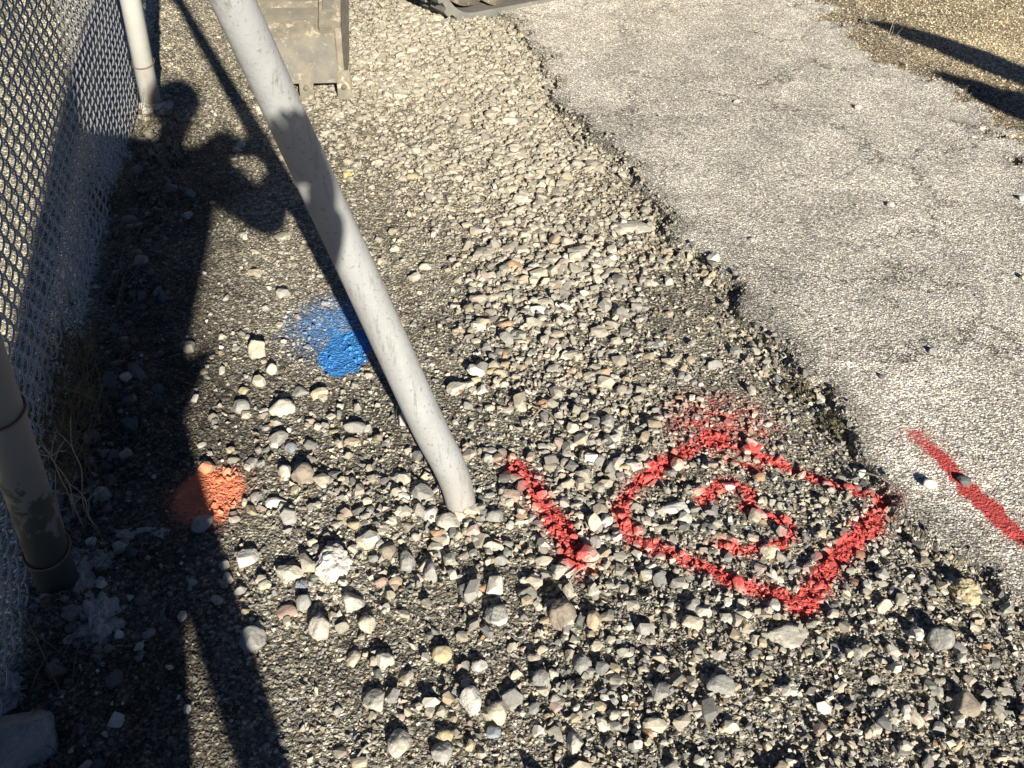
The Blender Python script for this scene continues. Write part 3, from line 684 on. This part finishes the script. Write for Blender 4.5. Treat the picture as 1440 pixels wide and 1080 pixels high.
mb = MB(); a = Vector((0,0,FH))-Vector((FD.x,FD.y,0))*BAY; b = Vector((FD.x*BAY, FD.y*BAY, FH)); mb.cyl(a, b, .021, 20); mb.build('top_rail', M_POST, fence, True)
CW = .031; NSEG = int(2.08/CW)
def wire_mesh(phase):
    pts = []
    for j in range(NSEG+1):
        for k, dz in enumerate((0,.14,.32,.5,.68,.86)):
            if j == NSEG and k: break
            a = .5-.5*math.cos(math.pi*dz)
            a = .55*a+.45*dz
            s_ = a if (j+phase) % 2 == 0 else 1-a
            dep = .0062*(1 if (j+phase) % 2 == 0 else -1)*math.sin(math.pi*dz)
            pts.append((dep, (s_-.5)*CW*1.16, (j+dz)*CW))
    mb = MB(); mb.tube(pts, .0023, 5, False); me = bpy.data.meshes.new('mesh_wire'); me.from_pydata(mb.v, [], mb.f); me.materials.append(M_GALV)
    for p in me.polygons: p.use_smooth = True
    return me
WM = [wire_mesh(0), wire_mesh(1)]
nw = int((BAY-.05)/CW); k0 = -int(BAY/CW)
def bulge(s_):                       # sideways slack of the netting between posts (metres, + towards the path)
    t = (s_ % BAY)/BAY
    return -.042-.020*math.sin(math.pi*min(1, t*1.06))**1.3+.003*math.sin(s_*9)
for k in range(k0, nw):
    s_ = (k+.5)*CW; off = bulge(s_); sl_ = (bulge(s_+.01)-bulge(s_-.01))/.02
    o = bpy.data.objects.new('mesh_wire', WM[k % 2]); COL.objects.link(o); o.parent = fence
    p = FD*s_+FN*off; o.location = (p.x, p.y, .03)
    o.rotation_euler = (0, 0, math.atan2(-FD.x, FD.y)-math.atan(sl_)*1.0)

# ------------------------------------------------------------------ dry plants
M_DRY = surf('dry_stem', (.15,.115,.06), (.09,.075,.045), 30, .8); M_DARKW = surf('dark_stem', (.05,.045,.03), (.08,.07,.04), 30, .8); M_WEED = surf('withered_leaf', (.055,.052,.025), (.10,.08,.035), 30, .8); M_TWIG = surf('bleached_twig', (.36,.31,.24), (.24,.20,.15), 40, .8)
def weed(c, n, h, seed, m, label, spread=.5, leaf=True):
    r = random.Random(seed); mb = MB(); lf = MB()
    for _ in range(n):
        a = r.uniform(0, 6.28); l = h*r.uniform(.5,1); s0 = Vector((r.gauss(0,.025), r.gauss(0,.025), 0)); d = Vector((math.cos(a), math.sin(a), 0))*spread*l*r.uniform(.3,1)
        pts = [s0+d*(t**1.6)+Vector((r.gauss(0,.004), r.gauss(0,.004), l*t)) for t in (0,.25,.5,.75,1)]
        mb.tube(spline(pts, 3), [.0016*(1-.6*i/12) for i in range(13)], 4)
        for q in range(r.randint(1,4)):
            i = r.randint(1,3); b_ = r.uniform(0, 6.28); e = pts[i]+Vector((math.cos(b_), math.sin(b_), r.uniform(.2,1)))*l*.25; mb.tube([pts[i], (pts[i]+e)/2+Vector((0,0,.006)), e], [.0011,.0009,.0005], 4)
            if leaf:
                for w_ in range(5):
                    p = pts[i].lerp(e, r.random())+Vector((r.gauss(0,.008), r.gauss(0,.008), r.gauss(0,.006))); t1 = Vector((r.gauss(0,1), r.gauss(0,1), r.gauss(0,1))).normalized(); t2 = t1.orthogonal().normalized()
                    s_ = r.uniform(.004,.010); lf.add([p-t1*s_, p+t2*s_*.4, p+t1*s_, p-t2*s_*.4], [(0,1,2,3)])
    e = empty('dry_weed', c); tag(e, label, 'weed'); mb.build('stem', m, e)['kind'] = 'stuff'
    if leaf: lf.build('leaves', M_WEED, e)['kind'] = 'stuff'
    return e
def gz(u, v): g = G(u, v); g.z = float(H(np.array([g.x]), np.array([g.y]))[0]); return g
weed(gz(135,748), 5, .26, 3, M_TWIG, 'pale leafless weed with forked stems right of the near fence post', .35, False)
weed(gz(105,690), 34, .22, 4, M_DRY, 'brown withered weed growing against the fence behind the near post', .7)
weed(gz(100,610), 36, .20, 5, M_DRY, 'withered bushy weed at the fence foot in deep shade', .8)
weed(gz(112,535), 30, .16, 6, M_DRY, 'low olive brown weed at the fence foot, above the bushy one', .8)
weed(gz(232,225), 16, .07, 8, M_TWIG, 'thin dry grass tuft inside the shadow of the torso', 1.0, False)
weed(gz(150,300), 22, .12, 9, M_DRY, 'small dry weed at the fence foot beside the torso shadow', .9)
weed(gz(1130,556), 9, .035, 12, M_DARKW, 'flattened dark weed in the gap at the broken edge of the paving', 1.6)
weed(gz(1165,590), 7, .035, 13, M_DARKW, 'small dark withered weed at the paving edge above the red loop', 1.6)
weed(gz(1255,52), 3, .16, 14, M_TWIG, 'thin dry grass stalk crossing the dark shadow at the upper right', .6, False)
r = random.Random(5); mb = MB()
for _ in range(420):
    s_ = r.uniform(-.35, 2.4); d = r.gauss(.02, .05); p = Vector((FA.x+FD.x*s_+FN.x*d, FA.y+FD.y*s_+FN.y*d, .0)); p.z = .005
    a = r.uniform(0, 6.28); l = r.uniform(.03,.12); q = Vector((math.cos(a), math.sin(a), r.uniform(.1,1.2)))*l; mb.tube([p, p+q*.5+Vector((0,0,.01)), p+q], [.0012,.001,.0005], 3)
tag(mb.build('dead_grass', M_DRY), 'dead grass and litter stems along the foot of the fence', 'grass', None, 'stuff')
for k, (pl, lab) in enumerate([([(735,585),(752,592),(770,600),(790,622)],'thin bleached twig lying on the gravel above the left red stroke'),([(745,612),(756,600),(768,588)],'short bleached twig crossing the longer one on the gravel'),([(1205,670),(1240,690),(1262,712),(1272,738)],'thin dry stem at the right corner of the red loop'),([(800,840),(812,824),(838,812)],'thin twig below the end of the left red stroke'),([(505,1078),(515,1066),(530,1058)],'short twig on the bottom edge'),([(193,930),(200,922),(207,914)],'reddish brown twig in the shade at the lower left')]):
    pts = [G(*p) for p in pl]; z_ = [float(H(np.array([p.x]), np.array([p.y]))[0]) for p in pts]
    pts = [Vector((p.x, p.y, zz+.016)) for p, zz in zip(pts, z_)]; b_ = pts[0].copy(); mb = MB(); mb.tube(spline([p-b_ for p in pts], 5), .0016, 6)
    o = mb.build('twig', M_TWIG); o.location = b_; tag(o, lab, 'twig')

# ------------------------------------------------------------------ small excavator standing beyond the gravel
M_DUST = surf('dusty_steel', (.235,.20,.145), (.13,.118,.09), 22, .9, 0, (.36,.31,.22), 34, .55, .8, 50)
M_PLATE = surf('worn_steel', (.115,.11,.09), (.19,.165,.125), 16, .7, .05, (.24,.22,.175), 34, .58, .5, 40)
M_RUB = surf('dusty_rubber', (.17,.16,.135), (.11,.105,.095), 10, .8, 0, (.27,.24,.18), 20, .60, .4, 60)
M_YEL = surf('dusty_yellow_paint', (.55,.36,.05), (.45,.31,.08), 6, .6, 0, (.36,.30,.2), 8, .58, .1, 40)
M_GLS = surf('dark_glass', (.02,.025,.03), (.03,.03,.035), 5, .12); M_BLK = surf('black_hose', (.02,.02,.02), (.04,.04,.035), 20, .6)
M_CHR = surf('cylinder_rod', (.6,.6,.6), (.5,.5,.5), 20, .2, .9)
exc = empty('compact_excavator', (.06, 5.85, 0)); tag(exc, 'dusty compact excavator with rubber tracks and a small toothed bucket beyond the gravel', 'excavator')
E0 = Vector((.06, 5.85, 0))
# bucket, local axes: p away from the photographer, q up, t to the right
BK = G(412,141); byaw = math.radians(4); BX = Vector((math.cos(byaw), math.sin(byaw), 0)); BY = Vector((-math.sin(byaw), math.cos(byaw), 0))
def bf(p, q, t): return BK-E0+BY*p+BX*t+Vector((0,0,q))
WL, WR = -.115, .205
bk = MB()
shell = [(.03,.215),(.0,.100),(.02,.098),(.16,.235),(.50,.44),(.62,.60),(.60,.78),(.57,.78),(.585,.61),(.47,.47),(.14,.265)]
bk.prism([(0.035,.205),(.045,.215),(.50,.50),(.63,.64),(.62,.80),(.60,.80),(.60,.65),(.48,.525),(.03,.235)], WL, WR-.03, bf)
bucket = bk.build('bucket', M_DUST, exc)
mb = MB(); mb.prism([(.0,.062),(.014,.060),(.050,.215),(.030,.220)], WL, WR-.028, bf); mb.build('cutting_edge', M_PLATE, bucket, bevel=.003)
for k in range(5):
    a, b_ = .085+k*.075, .085+k*.075+.036; hh = lambda p: .235+(p-.03)*.645
    mb = MB(); mb.prism([(a,hh(a)-.01),(b_,hh(b_)-.01),(b_-.004,hh(b_)+.016),(a-.006,hh(a)+.016)], WL+.03, WR-.085, bf); mb.build('wear_strip', M_PLATE, bucket, bevel=.004)
side = [(-.003,.02),(.03,.018),(.30,.06),(.60,.30),(.68,.60),(.64,.83),(.60,.83),(.50,.535),(.025,.262),(.012,.20)]
for t0 in (WL-.018, WR-.028):
    mb = MB(); mb.prism(side, t0, t0+.022, bf); sd = mb.build('side_plate', M_DUST, bucket, bevel=.003)
mb = MB(); mb.prism([(.02,.265),(.50,.575),(.50,.545),(.035,.235)], WR-.085, WR-.006, bf); mb.build('side_flange', M_DUST, bucket, bevel=.003)
mb = MB(); mb.prism([(.07,.31),(.46,.57),(.46,.555),(.07,.30)], WR-.07, WR-.03, bf); mb.build('flange_recess', M_PLATE, bucket, bevel=.002)
for k, t0 in enumerate((-.09,.055,.195)):
    mb = MB(); mb.prism([(-.012,.0),(.012,-.01),(.032,.10),(.006,.106)], t0-.026, t0+.026, bf); th_ = mb.build('tooth', M_DUST, bucket, bevel=.005)
    mb = MB(); mb.cyl(bf(-.016,.050,t0), bf(.03,.045,t0), .010, 12); mb.build('pin', M_PLATE, th_, True)
# link ears and arm
for t0 in (-.06,.06):
    mb = MB(); mb.prism([(.50,.55),(.66,.66),(.72,.86),(.64,.88),(.56,.74)], t0, t0+.02, bf); mb.build('bucket_ear', M_DUST, bucket, bevel=.003)
def beam(name, a, b, w1, h1, w2, h2, m, parent=exc, bevel=.01):
    a, b = Vector(a), Vector(b); d = (b-a).normalized(); sd_ = d.cross(Vector((0,0,1))).normalized(); up = sd_.cross(d); mb = MB()
    vs = [a+sd_*x*w1/2+up*z*h1/2 for x, z in ((-1,-1),(1,-1),(1,1),(-1,1))]+[b+sd_*x*w2/2+up*z*h2/2 for x, z in ((-1,-1),(1,-1),(1,1),(-1,1))]
    mb.add(vs, [(0,1,2,3),(4,7,6,5),(0,4,5,1),(1,5,6,2),(2,6,7,3),(3,7,4,0)]); return mb.build(name, m, parent, bevel=bevel)
el = Vector((-.55,-.55,1.95)); swing = Vector((-.05,-.45,.62))
tipb = bf(.64,.80,.01)
beam('stick', tipb, el, .10, .14, .12, .20, M_YEL)
mid = Vector((-.35,-.62,1.55)); beam('boom', swing, mid, .16, .22, .15, .24, M_YEL); beam('boom', mid, el, .15, .24, .12, .16, M_YEL)
mb = MB(); mb.cyl(swing+Vector((.0,-.18,.05)), mid+Vector((.02,-.2,-.15)), .04, 18); mb.build('boom_cylinder', M_BLK, exc, True)
mb = MB(); mb.cyl(el+Vector((-.05,-.10,.05)), tipb+Vector((.0,-.25,.45)), .035, 18); mb.build('bucket_cylinder', M_BLK, exc, True)
mb = MB(); mb.cyl(tipb+Vector((.0,-.25,.45)), tipb+Vector((0,-.03,.12)), .018, 14); mb.build('cylinder_rod', M_CHR, exc, True)
# tracks
P0 = G(664,29)-E0; P0.z = 0; td = (G(812,1)-G(664,29)); td.z = 0; td.normalize(); tn = Vector((-td.y, td.x, 0))
TL, TH, TW = 1.45, .36, .25
def trk(o0, near):
    root = empty('track_unit', (0,0,0)); root.parent = exc
    fr = lambda p, q, t: o0+td*(p-.17)+tn*t+Vector((0,0,q))
    outer, inner = [], []; R_ = TH/2
    for a in np.linspace(-90, 90, 17): outer.append((TL-R_+R_*math.cos(math.radians(a)), R_+R_*math.sin(math.radians(a))))
    for a in np.linspace(90, 270, 17): outer.append((R_+R_*math.cos(math.radians(a)), R_+R_*math.sin(math.radians(a))))
    n = len(outer); ri = R_-.035
    inner = [((TL-R_ if p > TL/2 else R_)+(p-(TL-R_ if p > TL/2 else R_))*ri/R_, R_+(q-R_)*ri/R_) for p, q in outer]
    vs = [fr(p, q, 0) for p, q in outer]+[fr(p, q, TW) for p, q in outer]+[fr(p, q, 0) for p, q in inner]+[fr(p, q, TW) for p, q in inner]
    fs = []
    for i in range(n):
        j = (i+1) % n; fs += [(i, j, n+j, n+i), (2*n+j, 2*n+i, 3*n+i, 3*n+j), (j, i, 2*n+i, 2*n+j), (n+i, n+j, 3*n+j, 3*n+i)]
    mb = MB(); mb.add(vs, fs); belt = mb.build('rubber_belt', M_RUB, root)
    # lugs round the belt
    Ls = 2*(TL-2*R_)+2*math.pi*R_; nl = 44
    for k in range(nl):
        s_ = Ls*k/nl; st_ = TL-2*R_
        if s_ < st_: p, q, a = R_+s_, 0, -90
        elif s_ < st_+math.pi*R_: a = -90+math.degrees((s_-st_)/R_); p, q = TL-R_+R_*math.cos(math.radians(a)), R_+R_*math.sin(math.radians(a))
        elif s_ < 2*st_+math.pi*R_: p, q, a = TL-R_-(s_-st_-math.pi*R_), TH, 90
        else: a = 90+math.degrees((s_-2*st_-math.pi*R_)/R_); p, q = R_+R_*math.cos(math.radians(a)), R_+R_*math.sin(math.radians(a))
        ca, sa = math.cos(math.radians(a)), math.sin(math.radians(a))
        for t0, t1, sh in ((-.004, TW*.47, 0), (TW*.53, TW+.004, .028)):
            q4 = lambda x_, y_: (p+ca*x_-sa*(y_+sh), q+sa*x_+ca*(y_+sh))
            mb = MB(); mb.prism([q4(-.006,-.024), q4(.018,-.017), q4(.018,.017), q4(-.006,.024)], t0, t1, fr); mb.build('lug', M_RUB, root)
    for p in np.linspace(.32, TL-.32, 4):
        mb = MB(); mb.cyl(fr(p, .10, .03), fr(p, .10, TW-.03), .062, 20); mb.build('roller', M_DUST, root, True)
    for p in (R_, TL-R_):
        mb = MB(); mb.cyl(fr(p, R_, .04), fr(p, R_, TW-.04), .125, 28); mb.build('idler', M_DUST, root, True)
    mb = MB(); mb.prism([(.25,.14),(TL-.25,.14),(TL-.3,.27),(.3,.27)], .05, TW-.05, fr); mb.build('track_frame', M_DUST, root, bevel=.01)
trk(P0, True); trk(P0+tn*.95, False)
cm = P0+td*.55+tn*.60
fr = lambda p, q, t: cm+td*p+tn*t+Vector((0,0,q))
mb = MB(); mb.prism([(-.35,.16),(.35,.16),(.30,.36),(-.30,.36)], -.42, .42, fr); mb.build('undercarriage', M_DUST, exc, bevel=.015)
mb = MB(); mb.cyl(fr(0,.36,0), fr(0,.46,0), .26, 36); mb.build('slew_ring', M_BLK, exc, True)
mb = MB(); mb.prism([(-.55,.46),(.70,.46),(.85,.60),(.85,1.05),(.30,1.10),(.10,.72),(-.55,.62)], -.48, .48, fr); mb.build('house', M_YEL, exc, bevel=.03)
mb = MB(); mb.prism([(-.45,.66),(.20,.80),(.25,2.15),(-.30,2.15),(-.48,1.45)], -.46, .12, fr); mb.build('cab', M_GLS, exc, bevel=.03)
mb = MB(); mb.prism([(-.36,2.152),(.30,2.152),(.28,2.20),(-.32,2.20)], -.49, .15, fr); mb.build('cab_roof', M_YEL, exc, bevel=.015)

# ------------------------------------------------------------------ people (their shadows reach into the view)
M_SKIN = surf('skin', (.50,.30,.21), (.46,.26,.18), 20, .55); M_JKT = surf('dark_work_jacket', (.03,.04,.07), (.04,.05,.08), 30, .85); M_VEST = surf('orange_vest', (.75,.16,.02), (.65,.14,.02), 30, .8)
M_TRO = surf('work_trousers', (.07,.065,.055), (.05,.05,.045), 30, .9); M_BOOT = surf('leather_boot', (.12,.07,.035), (.08,.05,.03), 20, .7); M_HAIR = surf('brown_hair', (.05,.03,.018), (.03,.02,.012), 80, .7); M_CAP = surf('knit_cap', (.05,.05,.055), (.03,.03,.035), 60, .9)
def skin_obj(name, verts, edges, radii, m, parent, root=0, levels=2):
    me = bpy.data.meshes.new(name); me.from_pydata([tuple(v) for v in verts], edges, []); o = link(name, me, m, parent)
    md = o.modifiers.new('skin', 'SKIN'); md.use_smooth_shade = True
    for i, r_ in enumerate(radii):
        r2 = r_ if hasattr(r_, '__len__') else (r_, r_); me.skin_vertices[0].data[i].radius = r2
    me.skin_vertices[0].data[root].use_root = True
    sb = o.modifiers.new('sub', 'SUBSURF'); sb.levels = levels; sb.render_levels = levels
    return o
def person(J, label, jacket, seed=0, look=Vector((0,1,-.35)), hw=.16, aw=1.0):
    base = (J['footL']+J['footR'])/2; base.z = 0; p = empty('person', base); tag(p, label, 'person')
    V_ = []; E_ = []; R_ = []
    def add(c, r_, par=None): V_.append(c-base); R_.append(r_); (E_.append((par, len(V_)-1)) if par is not None else None); return len(V_)-1
    pel = add(J['pelvis'], (.125,.105)); ab = add(J['pelvis'].lerp(J['neck'], .35), (.125,.10), pel); ch = add(J['pelvis'].lerp(J['neck'], .75), (.14,.115), ab); nk = add(J['neck'], .055, ch)
    hd = J['head']; add(J['neck'].lerp(hd, .45), .052, nk); h1 = add(hd+Vector((0,0,-.05)), (hw*.42,.080), len(V_)-1); h2 = add(hd+Vector((0,0,.03)), (hw*.48,.092), h1); add(hd+Vector((0,0,.085)), (hw*.38,.07), h2)
    lk = look.normalized(); add(hd+lk*.10+Vector((0,0,-.012)), .012, h2)                  # nose
    hands = {}
    for s in 'LR':
        sh = add(J['sh'+s], .062, ch); m1 = add(J['sh'+s].lerp(J['el'+s], .5), .050, sh); e = add(J['el'+s], .041, m1); f1 = add(J['el'+s].lerp(J['wr'+s], .4), .038, e); wv = add(J['wr'+s], .024, f1)
        d = (J['tip'+s]-J['wr'+s]).normalized(); side_ = d.cross(Vector((0,0,1))).normalized(); up = side_.cross(d); pm = add(J['wr'+s]+d*.05, (.036,.016), wv)
        for q in range(4):
            o_ = side_*(q-1.5)*.019; l_ = (.030,.034,.032,.026)[q]
            a1 = add(J['wr'+s]+d*.088+o_, .0095, pm); a2 = add(J['wr'+s]+d*(.088+l_)+o_-up*.006, .0085, a1); add(J['wr'+s]+d*(.088+l_*1.6)+o_-up*.024, .0075, a2)
        sg = 1 if s == 'L' else -1
        t1 = add(J['wr'+s]+d*.035+side_*sg*.036, .011, pm); t2 = add(J['wr'+s]+d*.062+side_*sg*.052-up*.006, .010, t1); add(J['wr'+s]+d*.085+side_*sg*.050-up*.014, .008, t2)
        q_ = J.get('lr', 1) if s == 'R' else 1; hp = add(J['pelvis']+Vector(((-.07 if s == 'L' else .04), 0, -.03)), .090, pel); th_ = add(J.get('th'+s, J['pelvis'].lerp(J['kn'+s], .5)), .072*(.60 if q_ < 1 else 1), hp); kn = add(J['kn'+s], .056*q_, th_); cf = add(J['kn'+s].lerp(J['foot'+s], .4), .055*q_, kn); an = add(J['foot'+s]+Vector((0,0,.09)), .036, cf); add(J['foot'+s]+Vector((0,.10,.03)), (.040,.028), an)
    skin_obj('body', V_, E_, R_, M_SKIN, p)
    loc = lambda k: J[k]-base
    # jacket
    V_, E_, R_ = [], [], []
    B_ = base
    hip = add(J['pelvis']+Vector((0,0,-.06)), (.150,.135)); w1 = add(J['pelvis'].lerp(J['neck'], .3), (.155,.14), hip); c1 = add(J['pelvis'].lerp(J['neck'], .76), (.20,.15), w1); n1 = add(J['neck']+Vector((0,0,-.01)), (.092,.085), c1)
    for s in 'LR': a1 = add(J['sh'+s], .082, c1); a2 = add(J['sh'+s].lerp(J['el'+s], .5), .070*aw, a1); a3 = add(J['el'+s], .062*aw, a2); a4 = add(J['el'+s].lerp(J['wr'+s], .5), .056*aw, a3); add(J['wr'+s], .044*aw, a4)
    skin_obj('jacket', V_, E_, R_, jacket, p)
    V_, E_, R_ = [], [], []
    pe = add(J['pelvis'], (.14,.12))
    for s in 'LR':
        x_ = -.07 if s == 'L' else .04; q_ = J.get('lr', 1) if s == 'R' else 1
        a1 = add(J['pelvis']+Vector((x_,0,-.03)), .092, pe); a2 = add(J.get('th'+s, J['pelvis'].lerp(J['kn'+s], .55)+Vector((x_*.4,0,0))), .082*(.60 if q_ < 1 else 1), a1); a3 = add(J['kn'+s], .070*q_, a2); a4 = add(J['kn'+s].lerp(J['foot'+s], .5), .070*q_, a3); add(J['foot'+s]+Vector((0,0,.09)), .066*q_, a4)
    skin_obj('trousers', V_, E_, R_, M_TRO, p)
    for s in 'LR':
        V_, E_, R_ = [], [], []
        a1 = add(J['foot'+s]+Vector((0,-.02,.14)), .050); a2 = add(J['foot'+s]+Vector((0,-.015,.055)), .052, a1); a3 = add(J['foot'+s]+Vector((0,.09,.045)), (.050,.040), a2); add(J['foot'+s]+Vector((0,.17,.040)), (.044,.032), a3); skin_obj('boot', V_, E_, R_, M_BOOT, p)
    bm = bmesh.new(); bmesh.ops.create_icosphere(bm, subdivisions=4, radius=1)
    for v in bm.verts: v.co = Vector((v.co.x*hw*.60, v.co.y*.112, max(v.co.z, -.35)*.100))
    me = bpy.data.meshes.new('cap'); bm.to_mesh(me); bm.free(); o = link('cap', me, M_CAP, p); o.location = hd-base+Vector((0,-.012,.028))
    for sg in (-1, 1):
        bm = bmesh.new(); bmesh.ops.create_uvsphere(bm, u_segments=12, v_segments=8, radius=.011); me = bpy.data.meshes.new('eye'); bm.to_mesh(me); bm.free(); sdv = lk.cross(Vector((0,0,1))).normalized(); o = link('eye', me, M_GLS, p); o.location = hd-base+lk*.080+sdv*sg*.030+Vector((0,0,.018))
        bm = bmesh.new(); bmesh.ops.create_uvsphere(bm, u_segments=10, v_segments=8, radius=.02); me = bpy.data.meshes.new('ear'); bm.to_mesh(me); bm.free(); o = link('ear', me, M_SKIN, p); o.scale = (.35,.8,1.4); o.location = hd-base+sdv*sg*hw*.50
    return p
VV = Vector
photographer = dict(head=VV((-.105,-.30,1.650)), neck=VV((-.125,-.33,1.50)), pelvis=VV((-.235,-.36,.95)),
    shL=VV((-.325,-.33,1.50)), elL=VV((-.375,-.20,1.16)), wrL=VV((-.11,-.07,1.38)), tipL=VV((-.02,-.02,1.44)),
    shR=VV((.015,-.33,1.430)), elR=VV((.110,-.13,1.20)), wrR=VV((.145,-.06,1.335)), tipR=VV((.11,-.025,1.425)),
    knL=VV((-.182,-.33,.52)), thL=VV((-.195,-.35,.74)), footL=VV((-.20,-.36,.0)), knR=VV((.022,-.36,.50)), footR=VV((.15,-.38,.0)), thR=VV((-.082,-.36,.73)), lr=.52)
person(photographer, 'photographer in dark jacket holding a phone, casting the long shadow beside the fence', M_JKT)
filler_bag = empty('shadow_filler_bag', (-.350,-.38,.64)); tag(filler_bag, 'black canvas bag added unseen at the hip of the photographer to fill out the body shadow', 'filler_bag')  # unseen bag added to close gaps in the body shadow
mb = MB(); mb.box((0,0,-.01), (.15,.32,.64)); mb.build('pouch', M_CAP, filler_bag, bevel=.03)
mb = MB(); mb.box((0,.0,.19), (.145,.315,.15)); mb.build('flap', M_BLK, filler_bag, bevel=.02)
mb = MB(); mb.tube(spline([(0,.13,.22),(.02,.12,.45),(.07,.02,.82),(.12,-.10,.78),(.03,-.13,.45),(0,-.13,.22)], 6), .014, 8); mb.build('strap', M_BLK, filler_bag)
ph = MB(); ph.box((0,0,0), (.15,.008,.073)); M_PH = surf('phone_case', (.02,.02,.022), (.03,.03,.03), 20, .4)
phone = empty('phone', (.035,-.030,1.395)); phone.rotation_euler = (-PITCH*.9, 0, 0); tag(phone, 'black phone held sideways in the hands of the photographer', 'phone'); ph.build('case', M_PH, phone, bevel=.0035)
mb = MB(); mb.box((0,-.0048,0), (.142,.001,.066)); mb.build('screen', M_GLS, phone)
mb = MB(); mb.cyl((-.035,.004,.018), (-.035,.0062,.018), .007, 20); mb.build('lens', M_GLS, phone, True)
def BACK(u, v, z): g = G(u, v); t = z/(-LD.z); return Vector((g.x-LD.x*t, g.y-LD.y*t, z))
shadow_figure = dict(head=VV((3.52,.42,1.62)), neck=VV((3.52,.38,1.48)), pelvis=VV((3.58,.30,.95)),  # unseen figure added and posed to cast the upper right shadow
    shL=BACK(1468,115,1.42), elL=BACK(1353,75,1.44), wrL=BACK(1253,39,1.48), tipL=BACK(1158,9,1.50),
    shR=BACK(1542,169,1.38), elR=BACK(1432,151,1.32), wrR=BACK(1357,117,1.36), tipR=BACK(1314,99,1.38),
    knL=VV((3.48,.34,.50)), footL=VV((3.47,.28,.0)), knR=VV((3.70,.30,.50)), footR=VV((3.72,.24,.0)))
person(shadow_figure, 'worker in orange, added out of view with both arms posed for casting the shadow at the upper right', M_VEST, 3, Vector((-.6,.8,-.2)), .16, 1.55)
